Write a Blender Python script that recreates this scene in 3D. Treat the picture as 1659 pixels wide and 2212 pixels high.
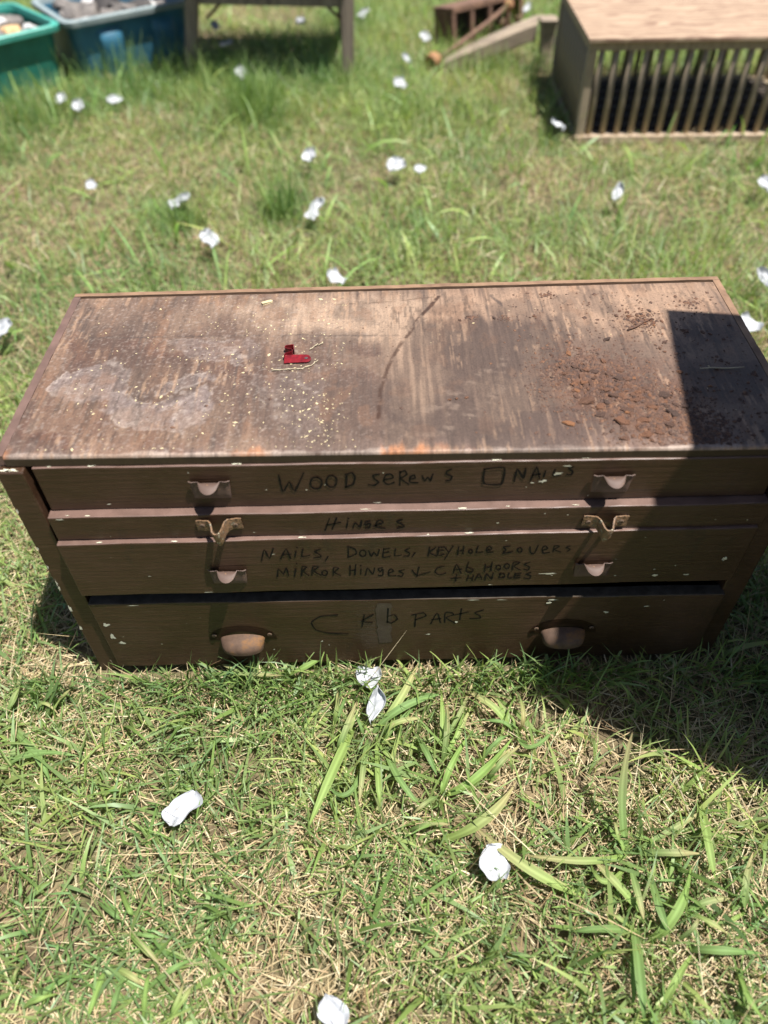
import bpy, bmesh, math, random
import numpy as np
from mathutils import Vector, Matrix

for o in list(bpy.data.objects):
    bpy.data.objects.remove(o)
SC = bpy.context.scene
C = SC.collection
R = math.radians

# ---------------------------------------------------------------- camera
cam = bpy.data.cameras.new('camera')
cam.sensor_fit = 'HORIZONTAL'; cam.sensor_width = 36.0
cam.lens = 36.0 * 1645.0 / 1659.0
cam.clip_start = 0.02; cam.clip_end = 500
cam.dof.use_dof = True
cam.dof.focus_distance = 1.12
cam.dof.aperture_fstop = cam.lens / 1000.0 / 0.0125
cam.dof.aperture_blades = 0
co = bpy.data.objects.new('camera', cam); C.objects.link(co)
co.location = (0.47076, -0.68277, 1.09197)
co.rotation_euler = (0.747055, 0.014237, -0.016011)
SC.camera = co

# ---------------------------------------------------------------- light
SUN = Vector((0.30, -0.15, 1.0)).normalized()
world = bpy.data.worlds.new('World'); SC.world = world; world.use_nodes = True
wn = world.node_tree.nodes; wl = world.node_tree.links
bg = wn['Background']; bg.inputs['Strength'].default_value = 0.055
sky = wn.new('ShaderNodeTexSky'); sky.sky_type = 'NISHITA'; sky.sun_disc = False
sky.sun_elevation = math.asin(SUN.z); sky.sun_rotation = math.atan2(SUN.x, SUN.y)
wl.new(sky.outputs[0], bg.inputs['Color'])
sl = bpy.data.lights.new('sun', 'SUN'); sl.energy = 5.0; sl.angle = R(0.53); sl.color = (1.0, 0.97, 0.92)
so = bpy.data.objects.new('sun', sl); C.objects.link(so)
so.rotation_euler = SUN.to_track_quat('Z', 'Y').to_euler(); so.location = (2, -1, 6)

SC.view_settings.view_transform = 'Standard'; SC.view_settings.look = 'None'
SC.view_settings.exposure = 1.0; SC.view_settings.gamma = 1.0
SC.view_settings.use_curve_mapping = False

random.seed(7); RNG = np.random.default_rng(11)

# ---------------------------------------------------------------- helpers
def mesh(name, v, f, mat=None, smooth=False):
    me = bpy.data.meshes.new(name)
    me.from_pydata([tuple(map(float, p)) for p in v], [], [tuple(map(int, q)) for q in f])
    me.validate(); me.update()
    if mat: me.materials.append(mat)
    if smooth: me.shade_smooth()
    return me

def fast_mesh(name, v, quads, mat, col=None, smooth=False):
    me = bpy.data.meshes.new(name)
    v = np.ascontiguousarray(v, np.float32); quads = np.ascontiguousarray(quads, np.int32)
    n, k = quads.shape
    me.vertices.add(len(v)); me.vertices.foreach_set('co', v.ravel())
    me.loops.add(n * k); me.loops.foreach_set('vertex_index', quads.ravel())
    me.polygons.add(n)
    me.polygons.foreach_set('loop_start', np.arange(0, n * k, k, dtype=np.int32))
    me.polygons.foreach_set('loop_total', np.full(n, k, np.int32))
    me.update(calc_edges=True)
    if col is not None:
        a = me.attributes.new('Col', 'FLOAT_COLOR', 'POINT')
        c4 = np.ones((len(v), 4), np.float32); c4[:, :3] = col
        a.data.foreach_set('color', c4.ravel())
    me.materials.append(mat)
    if smooth: me.shade_smooth()
    return me

def obj(name, me, parent=None, loc=(0, 0, 0), rot=(0, 0, 0), scale=None):
    o = bpy.data.objects.new(name, me); C.objects.link(o)
    o.location = loc; o.rotation_euler = rot
    if scale: o.scale = scale
    if parent: o.parent = parent
    return o

def tag(o, label, cat, group=None):
    o['label'] = label; o['category'] = cat
    if group: o['group'] = group
    return o

def thing(name, label, cat, loc=(0, 0, 0), rz=0, group=None, rot=None):
    o = bpy.data.objects.new(name, None); C.objects.link(o)
    o.empty_display_size = 0.05; o.location = loc
    o.rotation_euler = rot if rot else (0, 0, rz)
    return tag(o, label, cat, group)

def bevel_box(x0, x1, y0, y1, z0, z1, b=0.002, mat=None, name='box', seg=2, jit=0.0, cuts=0, axis=0):
    bm = bmesh.new()
    bmesh.ops.create_cube(bm, size=1)
    for v in bm.verts:
        v.co = Vector(((x0 + x1) / 2 + v.co.x * (x1 - x0), (y0 + y1) / 2 + v.co.y * (y1 - y0), (z0 + z1) / 2 + v.co.z * (z1 - z0)))
    if cuts:
        es = [e for e in bm.edges if abs((e.verts[0].co - e.verts[1].co).normalized()[axis]) > .9]
        bmesh.ops.subdivide_edges(bm, edges=es, cuts=cuts)
    if b:
        es = [e for e in bm.edges if len(e.link_faces) == 2 and e.calc_face_angle(0) > .5]
        bmesh.ops.bevel(bm, geom=es, offset=b, segments=seg, profile=.5, affect='EDGES')
    if jit:
        for v in bm.verts:
            v.co += Vector((random.gauss(0, jit), random.gauss(0, jit), random.gauss(0, jit)))
    me = bpy.data.meshes.new(name); bm.to_mesh(me); bm.free()
    if mat: me.materials.append(mat)
    return me

def tube(path, rad, mat, name='tube', n=10, close=False):
    """swept tube through 3-D points; rad a number or list"""
    P = [Vector(p) for p in path]; m = len(P)
    rad = rad if hasattr(rad, '__len__') else [rad] * m
    v = []; f = []
    up = Vector((0, 0, 1))
    for i, p in enumerate(P):
        t = (P[min(i + 1, m - 1)] - P[max(i - 1, 0)]).normalized()
        a = t.cross(up)
        if a.length < .05: a = t.cross(Vector((0, 1, 0)))
        a.normalize(); b = t.cross(a)
        for k in range(n):
            w = 2 * math.pi * k / n
            v.append(p + (a * math.cos(w) + b * math.sin(w)) * rad[i])
    for i in range(m - 1):
        for k in range(n):
            f.append((i * n + k, i * n + (k + 1) % n, (i + 1) * n + (k + 1) % n, (i + 1) * n + k))
    f.append(tuple(range(n))[::-1]); f.append(tuple((m - 1) * n + k for k in range(n)))
    return mesh(name, v, f, mat, True)

def strip_solid(name, rows, thick, mat, smooth=True):
    """rows: grid of points (list of lists); gives a thin solid sheet"""
    nr, nc = len(rows), len(rows[0])
    v = [p for r in rows for p in r]
    f = [(i * nc + j, i * nc + j + 1, (i + 1) * nc + j + 1, (i + 1) * nc + j) for i in range(nr - 1) for j in range(nc - 1)]
    bm = bmesh.new(); vs = [bm.verts.new(p) for p in v]
    for q in f: bm.faces.new([vs[k] for k in q])
    bmesh.ops.recalc_face_normals(bm, faces=bm.faces)
    bmesh.ops.solidify(bm, geom=bm.faces[:], thickness=thick)
    bmesh.ops.recalc_face_normals(bm, faces=bm.faces)
    me = bpy.data.meshes.new(name); bm.to_mesh(me); bm.free(); me.materials.append(mat)
    if smooth: me.shade_smooth(); me.set_sharp_from_angle(angle=R(50))
    return me

# value noise
_tab = np.random.default_rng(5).random((256, 256))
def vnoise(x, y):
    xi = np.floor(x).astype(int); yi = np.floor(y).astype(int); fx = x - xi; fy = y - yi
    fx = fx * fx * (3 - 2 * fx); fy = fy * fy * (3 - 2 * fy)
    g = lambda a, b: _tab[a % 256, b % 256]
    return (g(xi, yi) * (1 - fx) + g(xi + 1, yi) * fx) * (1 - fy) + (g(xi, yi + 1) * (1 - fx) + g(xi + 1, yi + 1) * fx) * fy
def fbm(x, y, o=4):
    s = 0; a = .5; t = 0
    for k in range(o):
        s = s + a * vnoise(x * 2 ** k + 17.3 * k, y * 2 ** k + 9.1 * k); t += a; a *= .5
    return s / t
def sstep(a, b, x):
    t = np.clip((x - a) / (b - a), 0, 1); return t * t * (3 - 2 * t)

# ---------------------------------------------------------------- materials
def material(name):
    m = bpy.data.materials.new(name); m.use_nodes = True
    nt = m.node_tree; b = nt.nodes['Principled BSDF']
    return m, nt, b
def N(nt, t, **kw):
    n = nt.nodes.new(t)
    for k, v in kw.items():
        if k in n.inputs: n.inputs[k].default_value = v
        else: setattr(n, k, v)
    return n
def coords(nt, scale=(1, 1, 1), which='Object'):
    tc = N(nt, 'ShaderNodeTexCoord'); mp = N(nt, 'ShaderNodeMapping'); mp.inputs['Scale'].default_value = scale
    nt.links.new(tc.outputs[which], mp.inputs['Vector']); return mp.outputs[0]
def ramp(nt, fac, stops):
    r = N(nt, 'ShaderNodeValToRGB'); e = r.color_ramp.elements
    while len(e) < len(stops): e.new(.5)
    for q, (p, c) in zip(e, stops):
        q.position = p; q.color = (*c, 1) if len(c) == 3 else c
    nt.links.new(fac, r.inputs[0]); return r.outputs[0]
def bump(nt, b, h, strength=.3, dist=.002):
    n = N(nt, 'ShaderNodeBump'); n.inputs['Strength'].default_value = strength; n.inputs['Distance'].default_value = dist
    nt.links.new(h, n.inputs['Height']); nt.links.new(n.outputs[0], b.inputs['Normal'])
def mix(nt, fac, a, b, mode='MIX'):
    n = N(nt, 'ShaderNodeMix', data_type='RGBA', blend_type=mode)
    for s, v in ((n.inputs[0], fac), (n.inputs[6], a), (n.inputs[7], b)):
        if hasattr(v, 'links'): nt.links.new(v, s)
        elif hasattr(v, '__len__'): s.default_value = (*v, 1)
        else: s.default_value = v
    return n.outputs[2]
def noise(nt, vec, scale, detail=5, rough=.55):
    n = N(nt, 'ShaderNodeTexNoise'); n.inputs['Scale'].default_value = scale
    n.inputs['Detail'].default_value = detail; n.inputs['Roughness'].default_value = rough
    nt.links.new(vec, n.inputs['Vector']); return n.outputs[0]

def wood_mat(name, c0, c1, grain=(1, 12, 12), scale=6, rough=.7, bs=.35):
    m, nt, b = material(name)
    f = noise(nt, coords(nt, grain), scale, 7, .65)
    nt.links.new(ramp(nt, f, [(.32, c0), (.68, c1)]), b.inputs['Base Color'])
    b.inputs['Roughness'].default_value = rough; bump(nt, b, f, bs, .002); return m
def speckle_mat(name, c0, c1, scale=60, rough=.6, metal=0, bs=.3, spec=.5):
    m, nt, b = material(name)
    f = noise(nt, coords(nt), scale, 6, .6)
    nt.links.new(ramp(nt, f, [(.3, c0), (.7, c1)]), b.inputs['Base Color'])
    b.inputs['Roughness'].default_value = rough; b.inputs['Metallic'].default_value = metal
    b.inputs['Specular IOR Level'].default_value = spec
    bump(nt, b, f, bs, .0015); return m

# brown paint of the chest, brushed along the boards, with worn lighter streaks and stains
m_paint, nt, b = material('brown_paint')
v1 = coords(nt, (3, 60, 60)); v2 = coords(nt, (1, 1, 1))
fg = noise(nt, v1, 3, 6, .6); fb = noise(nt, v2, 9, 6, .6); fs = noise(nt, coords(nt, (6, 40, 40)), 9, 4, .7)
c = ramp(nt, fb, [(.22, (.023, .0105, .0045)), (.5, (.038, .0175, .0078)), (.8, (.062, .030, .016))])
c = mix(nt, ramp(nt, fs, [(.56, (0, 0, 0)), (.74, (.7, .7, .7))]), c, (.085, .050, .032))
fd_ = noise(nt, coords(nt, (1, 1, .35)), 30, 5, .7)
c = mix(nt, ramp(nt, fd_, [(.58, (0, 0, 0)), (.72, (.5, .5, .5))]), c, (.012, .008, .005))
nt.links.new(c, b.inputs['Base Color'])
nt.links.new(ramp(nt, fb, [(.3, (.34,) * 3), (.7, (.56,) * 3)]), b.inputs['Roughness'])
bump(nt, b, fg, .6, .0016)
# lighter pinkish paint, for the drawers' upward faces and the left edge strip
m_ledge = speckle_mat('pale_pinkish_paint', (.085, .050, .038), (.155, .094, .074), 26, .5)
m_chip = speckle_mat('cream_undercoat', (.42, .40, .29), (.62, .60, .47), 90, .7)
m_ink, nt, b = material('marker_ink')
fi = noise(nt, coords(nt), 120, 4)
nt.links.new(ramp(nt, fi, [(.3, (.003, .0035, .003)), (.6, (.009, .008, .005)), (.75, (.020, .013, .007))]), b.inputs['Base Color'])
b.inputs['Roughness'].default_value = .8; b.inputs['Specular IOR Level'].default_value = .15
m_inside = speckle_mat('bare_inner_wood', (.03, .022, .016), (.06, .045, .033), 30, .9)
m_dusty = speckle_mat('dusty_grey_brown_wood', (.040, .032, .024), (.085, .070, .055), 55, .95, spec=.08)
m_side = m_paint
m_edge = wood_mat('raw_orange_ply_edge', (.12, .066, .038), (.26, .155, .09), (3, 3, 40), 8, .8)
# painted metal pulls
m_pull, nt, b = material('painted_metal_pull')
f = noise(nt, coords(nt), 130, 6, .6); f2 = noise(nt, coords(nt), 28, 4)
c = ramp(nt, f2, [(.3, (.070, .044, .034)), (.7, (.120, .077, .061))])
c = mix(nt, ramp(nt, f, [(.62, (0, 0, 0)), (.72, (.8, .8, .8))]), c, (.30, .17, .08))
nt.links.new(c, b.inputs['Base Color']); b.inputs['Roughness'].default_value = .6; b.inputs['Specular IOR Level'].default_value = .3; bump(nt, b, f, .4, .0008)
m_hook, nt, b = material('flaking_metal_hook')
f = noise(nt, coords(nt), 160, 5, .6)
nt.links.new(ramp(nt, f, [(.35, (.05, .03, .016)), (.5, (.20, .115, .06)), (.6, (.07, .045, .03)), (.7, (.52, .48, .33))]), b.inputs['Base Color'])
b.inputs['Roughness'].default_value = .5; bump(nt, b, f, .7, .0012)
m_cup, nt, b = material('rust_spotted_cup_pull')
f = noise(nt, coords(nt), 45, 5, .6); f3 = noise(nt, coords(nt), 200, 3)
c = ramp(nt, f, [(.3, (.060, .036, .024)), (.52, (.092, .056, .037)), (.64, (.15, .075, .030)), (.74, (.085, .050, .028))])
nt.links.new(c, b.inputs['Base Color']); b.inputs['Roughness'].default_value = .72; b.inputs['Specular IOR Level'].default_value = .25; bump(nt, b, f3, .5, .0007)
m_screw = speckle_mat('painted_screw', (.07, .045, .03), (.14, .09, .06), 200, .5)
# top: colour comes from the wear attribute, fine grain on top
m_top, nt, b = material('weathered_top')
at = N(nt, 'ShaderNodeAttribute', attribute_name='Col')
f1 = noise(nt, coords(nt, (170, 9, 10)), 1.0, 4, .7); f2 = noise(nt, coords(nt), 420, 3, .6)
c = mix(nt, .5, at.outputs['Color'], ramp(nt, f1, [(.3, (.62,) * 3), (.7, (1.35, 1.33, 1.3))]), 'MULTIPLY')
c = mix(nt, .6, c, ramp(nt, f2, [(.3, (.7,) * 3), (.7, (1.3,) * 3)]), 'MULTIPLY')
nt.links.new(c, b.inputs['Base Color']); b.inputs['Roughness'].default_value = .62
b.inputs['Specular IOR Level'].default_value = .35
bump(nt, b, f1, .25, .0008)
# vegetation
def leaf_mat(name, trans=.32, rough=.45, spec=.4):
    m, nt, b = material(name)
    at = N(nt, 'ShaderNodeAttribute', attribute_name='Col')
    nt.links.new(at.outputs['Color'], b.inputs['Base Color'])
    b.inputs['Roughness'].default_value = rough; b.inputs['Specular IOR Level'].default_value = spec
    t = N(nt, 'ShaderNodeBsdfTranslucent'); tc = mix(nt, 1.0, at.outputs['Color'], (1.25, 1.3, .7), 'MULTIPLY')
    nt.links.new(tc, t.inputs['Color'])
    ms = N(nt, 'ShaderNodeMixShader'); ms.inputs[0].default_value = trans
    nt.links.new(b.outputs[0], ms.inputs[1]); nt.links.new(t.outputs[0], ms.inputs[2])
    nt.links.new(ms.outputs[0], nt.nodes['Material Output'].inputs['Surface']); return m
m_grass = leaf_mat('grass_blade', .38)
m_straw = leaf_mat('dry_straw', .15, .6, .3)
m_blade = leaf_mat('broad_grass_leaf', .22, .62, .22)
m_petal, nt, b = material('white_petal')
b.inputs['Base Color'].default_value = (.50, .51, .53, 1); b.inputs['Roughness'].default_value = .4
f = noise(nt, coords(nt), 90, 3); bump(nt, b, f, .25, .001)
t = N(nt, 'ShaderNodeBsdfTranslucent'); t.inputs['Color'].default_value = (.50, .51, .53, 1)
ms = N(nt, 'ShaderNodeMixShader'); ms.inputs[0].default_value = .25
nt.links.new(b.outputs[0], ms.inputs[1]); nt.links.new(t.outputs[0], ms.inputs[2])
nt.links.new(ms.outputs[0], nt.nodes['Material Output'].inputs['Surface'])
m_soil, nt, b = material('soil_and_thatch')
f = noise(nt, coords(nt), 38, 8, .7); g = noise(nt, coords(nt), 3, 4)
c = ramp(nt, f, [(.3, (.05, .033, .018)), (.5, (.15, .105, .06)), (.7, (.30, .22, .125))])
c = mix(nt, ramp(nt, g, [(.4, (0, 0, 0)), (.65, (.6, .6, .6))]), c, (.06, .085, .025))
nt.links.new(c, b.inputs['Base Color']); b.inputs['Roughness'].default_value = .95; bump(nt, b, f, .8, .01)
# rust
def rust_mat(name, rnd):
    m, nt, b = material(name)
    f = noise(nt, coords(nt), 170, 5, .65)
    c = ramp(nt, f, [(.30, (.024, .012, .009)), (.46, (.080, .036, .021)), (.59, (.135, .060, .027)), (.73, (.28, .135, .045))] if rnd else [(.3, (.024, .013, .010)), (.5, (.075, .036, .022)), (.68, (.16, .072, .032))])
    if rnd:
        oi = N(nt, 'ShaderNodeObjectInfo')
        k = ramp(nt, oi.outputs['Random'], [(0, (.40, .46, .60)), (.45, (.85, .85, .9)), (.85, (1.15, 1.08, 1.0)), (1, (1.9, 1.75, 1.3))])
        c = mix(nt, 1.0, c, k, 'MULTIPLY')
    nt.links.new(c, b.inputs['Base Color']); b.inputs['Roughness'].default_value = .75; bump(nt, b, f, .6, .0015); return m
m_rust = rust_mat('rust_flake', True); m_rust2 = rust_mat('rust_crumb', False)
m_iron = speckle_mat('rusty_iron', (.07, .035, .022), (.19, .105, .065), 35, .8)
m_ironhot = speckle_mat('orange_rust', (.22, .10, .045), (.36, .19, .09), 40, .8)
m_greywood = wood_mat('weathered_grey_wood', (.14, .105, .08), (.30, .235, .185), (10, 10, 1), 6, .85)
m_beam = wood_mat('sun_bleached_beam', (.17, .13, .095), (.36, .28, .20), (1, 8, 8), 5, .8)
m_dowel = wood_mat('crate_wood', (.20, .155, .105), (.38, .30, .205), (9, 9, 1), 7, .8)
m_rail = wood_mat('crate_rail_wood', (.30, .22, .15), (.46, .36, .26), (1, 9, 9), 6, .8)
m_ply, nt, b = material('plywood_lid')
f = noise(nt, coords(nt, (1.5, 9, 1)), 5.5, 6, .6)
w = N(nt, 'ShaderNodeTexWave', wave_type='BANDS'); w.bands_direction = 'Y'
w.inputs['Scale'].default_value = 4; w.inputs['Distortion'].default_value = 14; w.inputs['Detail'].default_value = 3; w.inputs['Detail Scale'].default_value = 1.2
nt.links.new(coords(nt, (1, 2.4, 1)), w.inputs['Vector'])
c = ramp(nt, w.outputs['Fac'], [(.1, (.22, .135, .088)), (.5, (.33, .228, .152)), (.9, (.38, .275, .185))])
c = mix(nt, .5, c, ramp(nt, f, [(.35, (.75, .72, .7)), (.7, (1.15,) * 3)]), 'MULTIPLY')
nt.links.new(c, b.inputs['Base Color']); b.inputs['Roughness'].default_value = .7
m_tubg = speckle_mat('green_plastic', (.012, .11, .082), (.022, .18, .138), 14, .38, bs=.05)
m_tubb = speckle_mat('faded_blue_plastic', (.020, .090, .145), (.035, .15, .235), 10, .5, bs=.05)
m_rimb = speckle_mat('chalky_pale_rim', (.16, .21, .22), (.27, .31, .31), 30, .7, bs=.1)
m_rimg = speckle_mat('green_rim_plastic', (.04, .26, .20), (.08, .34, .27), 20, .4, bs=.05)
m_stone = speckle_mat('grey_scrap', (.07, .06, .055), (.22, .195, .175), 25, .8)
m_dark = speckle_mat('dark_scrap', (.02, .018, .018), (.07, .06, .055), 25, .7)
m_pale = speckle_mat('pale_scrap', (.36, .345, .33), (.52, .5, .48), 25, .7)
m_tan = speckle_mat('tan_scrap', (.42, .26, .12), (.6, .4, .2), 25, .7)
m_red, nt, b = material('red_painted_metal')
f = noise(nt, coords(nt), 150, 5)
nt.links.new(ramp(nt, f, [(.3, (.07, .004, .006)), (.7, (.19, .009, .013))]), b.inputs['Base Color']); b.inputs['Roughness'].default_value = .3
m_cream = speckle_mat('pale_wood_crumb', (.40, .32, .17), (.55, .46, .28), 200, .8)
m_fibre = speckle_mat('pale_fibre', (.28, .23, .15), (.42, .35, .24), 200, .9)
m_cab = wood_mat('dark_cabinet_wood', (.07, .045, .03), (.14, .09, .06), (12, 12, 1), 4, .6)
m_brass = speckle_mat('dull_brass', (.30, .22, .10), (.45, .34, .16), 60, .4, .8)

LETTERS = {
 1: [[(3415,4324),(3435,4027),(3534,4197),(3585,4031),(3728,4352)],
  [(3891,4271),(3935,4224),(3940,4144),(3902,4077),(3844,4064),(3800,4112),(3796,4193),(3834,4258),(3892,4270)],
  [(4083,4295),(4122,4249),(4127,4169),(4094,4102),(4042,4089),(4003,4136),(3999,4217),(4033,4282),(4084,4295)],[(4256,4288),(4240,4080)],
  [(4238,4307),(4327,4334),(4361,4248),(4329,4135),(4226,4081)],[(4664,4302),(4584,4282),(4601,4222),(4653,4163),(4598,4108),(4525,4118)],
  [(4724,4203),(4837,4233),(4810,4298),(4744,4285),(4715,4180),(4769,4118),(4850,4154)],[(4922,4342),(4917,4098)],
  [(4917,4324),(4983,4352),(5005,4284),(4930,4219),(5031,4110)],[(5046,4201),(5110,4221),(5098,4274),(5051,4246),(5046,4151),(5146,4137)],
  [(5198,4260),(5227,4165),(5270,4232),(5299,4163),(5330,4282)],[(5558,4360),(5502,4329),(5499,4277),(5567,4238),(5557,4174),(5496,4157)],
  [(5965,4348),(6210,4367),(6204,4078),(5980,4096),(5965,4348)],[(6362,4123),(6373,4336),(6473,4165),(6477,4352)],[(6563,4132),(6613,4366),(6672,4167)],
  [(6573,4223),(6672,4242)],[(6728,4300),(6723,4188)],[(6845,4319),(6838,4207),(6932,4227)],[(7065,4356),(7011,4328),(7074,4275),(7057,4216),(7006,4232)],],
 2: [[(4004,3647),(3932,3419)],[(4096,3653),(4027,3437)],[(3956,3520),(4146,3568)],[(4236,3578),(4216,3453)],[(4248,3644),(4250,3631)],
  [(4300,3450),(4333,3554),(4394,3459),(4418,3593)],[(4524,3585),(4461,3554),(4465,3495),(4528,3543),(4523,3460),(4463,3440)],
  [(4571,3479),(4696,3538),(4663,3597),(4612,3557),(4610,3457),(4722,3432)],[(4947,3597),(4872,3557),(4942,3505),(4970,3458),(4880,3427)],],
 3: [[(3035,2900),(3100,3133),(3145,2942),(3223,3151)],[(3295,2927),(3392,3131),(3429,2931)],[(3321,3008),(3450,3025)],[(3516,3073),(3495,2956)],[(3539,3161),(3540,3147)],
  [(3614,3114),(3589,2961),(3696,2989)],[(3855,3113),(3765,3063),(3827,3002),(3846,2951),(3748,2928)],[(3942,2957),(3902,2871)],[(4224,3135),(4215,2946)],
  [(4214,3157),(4314,3096),(4324,2996),(4208,2928)],[(4425,3072),(4452,3042),(4457,2991),(4436,2949),(4403,2940),(4377,2971),(4373,3022),(4393,3064),(4426,3072)],
  [(4494,3058),(4528,2930),(4565,3023),(4607,2936),(4636,3075)],[(4699,3095),(4685,2910),(4787,2933)],[(4699,3081),(4780,3096)],[(4692,3005),(4765,3025)],
  [(4855,3089),(4846,2936),(4936,2950)],[(5048,3086),(4982,3043),(5046,2982),(5029,2924),(4968,2926)],[(5118,2989),(5082,2908)],[(5315,3093),(5297,2909)],
  [(5401,3095),(5310,2986),(5414,2905)],[(5433,3089),(5431,2913),(5514,2946)],[(5434,3080),(5508,3095)],[(5433,3008),(5499,3024)],[(5517,3086),(5568,2990)],
  [(5628,3108),(5525,2827)],[(5704,3088),(5699,2916)],[(5772,3103),(5771,2936)],[(5700,2998),(5775,3013)],
  [(5872,3022),(5890,3004),(5896,2973),(5886,2948),(5867,2943),(5849,2961),(5843,2992),(5853,3017),(5872,3022)],[(5965,3095),(5953,2952),(6036,2967)],
  [(6086,2992),(6153,3026),(6122,3085),(6082,3042),(6099,2951),(6179,2962)],[(6402,3079),(6308,3065),(6350,2991),(6308,2925),(6444,2961)],
  [(6536,3042),(6559,3020),(6568,2982),(6558,2951),(6535,2945),(6512,2967),(6503,3005),(6514,3036),(6537,3041)],[(6667,3060),(6688,2933),(6743,2913),(6774,3078)],
  [(6840,2977),(6913,3010),(6867,3070),(6837,3018),(6865,2917),(6951,2932)],[(6994,2935),(6995,3065),(7067,3049),(7001,2985),(7100,2931)],
  [(7205,3053),(7160,3028),(7222,2981),(7185,2941)],[(3209,2544),(3241,2715),(3298,2593),(3349,2734),(3365,2552)],[(3479,2705),(3447,2534)],[(3500,2822),(3501,2808)],
  [(3544,2545),(3572,2749),(3633,2737),(3572,2654),(3648,2541)],[(3688,2549),(3719,2743),(3794,2731),(3720,2648),(3816,2544)],
  [(3882,2650),(3905,2625),(3907,2582),(3888,2546),(3858,2539),(3835,2565),(3833,2608),(3853,2644),(3882,2650)],
  [(3985,2528),(4002,2708),(4072,2692),(4005,2613),(4087,2523)],[(4229,2747),(4218,2528)],[(4309,2767),(4285,2535)],[(4224,2638),(4304,2649)],[(4379,2670),(4369,2546)],
  [(4376,2746),(4378,2731)],[(4434,2529),(4469,2690),(4539,2539),(4566,2686)],[(4676,2687),(4616,2665),(4639,2593),(4678,2658),(4676,2515),(4613,2512)],
  [(4748,2555),(4829,2600),(4794,2654),(4758,2607),(4763,2501),(4859,2502)],[(4978,2627),(4898,2602),(4961,2547),(4943,2480),(4886,2501)],[(5179,2676),(5153,2466)],
  [(5085,2618),(5153,2491),(5337,2565)],[(5526,2677),(5435,2652),(5406,2558),(5468,2488),(5554,2528)],[(5662,2519),(5696,2717),(5770,2515)],[(5664,2591),(5773,2606)],
  [(5859,2758),(5839,2560),(5902,2519),(5936,2585),(5852,2641)],[(6096,2697),(6096,2526)],[(6185,2736),(6184,2546)],[(6097,2621),(6187,2642)],
  [(6283,2670),(6306,2647),(6315,2607),(6304,2574),(6280,2568),(6257,2591),(6248,2631),(6260,2664),(6284,2670)],
  [(6399,2703),(6424,2678),(6434,2635),(6422,2599),(6396,2592),(6371,2618),(6362,2661),(6373,2696),(6400,2703)],
  [(6482,2559),(6478,2729),(6570,2726),(6493,2644),(6593,2554)],[(6706,2725),(6634,2681),(6717,2616),(6701,2550),(6642,2571)],[(5632,2398),(5779,2412)],
  [(5711,2488),(5701,2341)],[(5876,2447),(5860,2335)],[(5948,2459),(5938,2337)],[(5871,2389),(5943,2401)],[(5977,2350),(6024,2490),(6073,2356)],[(5991,2404),(6069,2410)],
  [(6117,2345),(6129,2486),(6213,2360),(6220,2506)],[(6324,2493),(6319,2386),(6390,2407),(6371,2476),(6308,2474)],[(6443,2498),(6441,2381),(6506,2393)],
  [(6534,2489),(6532,2377),(6612,2389)],[(6537,2470),(6613,2486)],[(6536,2426),(6604,2438)],[(6750,2495),(6679,2459),(6756,2422),(6747,2354),(6668,2377)],],
 4: [[(3985,1527),(3726,1498),(3578,1346),(3633,1144),(3824,1049),(4120,1020)],[(4385,1512),(4342,1204)],[(4517,1513),(4331,1347),(4499,1301)],[(4743,1663),(4726,1298)],
  [(4728,1461),(4835,1496),(4879,1382),(4785,1284),(4727,1332)],[(5159,1484),(5145,1168)],[(5092,1480),(5268,1535),(5308,1450),(5152,1361)],
  [(5386,1239),(5476,1527),(5535,1262)],[(5402,1352),(5537,1375)],[(5600,1265),(5595,1523),(5701,1519),(5720,1463),(5611,1394),(5758,1248)],[(5833,1623),(5824,1336)],
  [(5736,1462),(5947,1532)],[(6168,1578),(6039,1506),(6116,1431),(6137,1364),(5978,1364)],],
}
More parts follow.
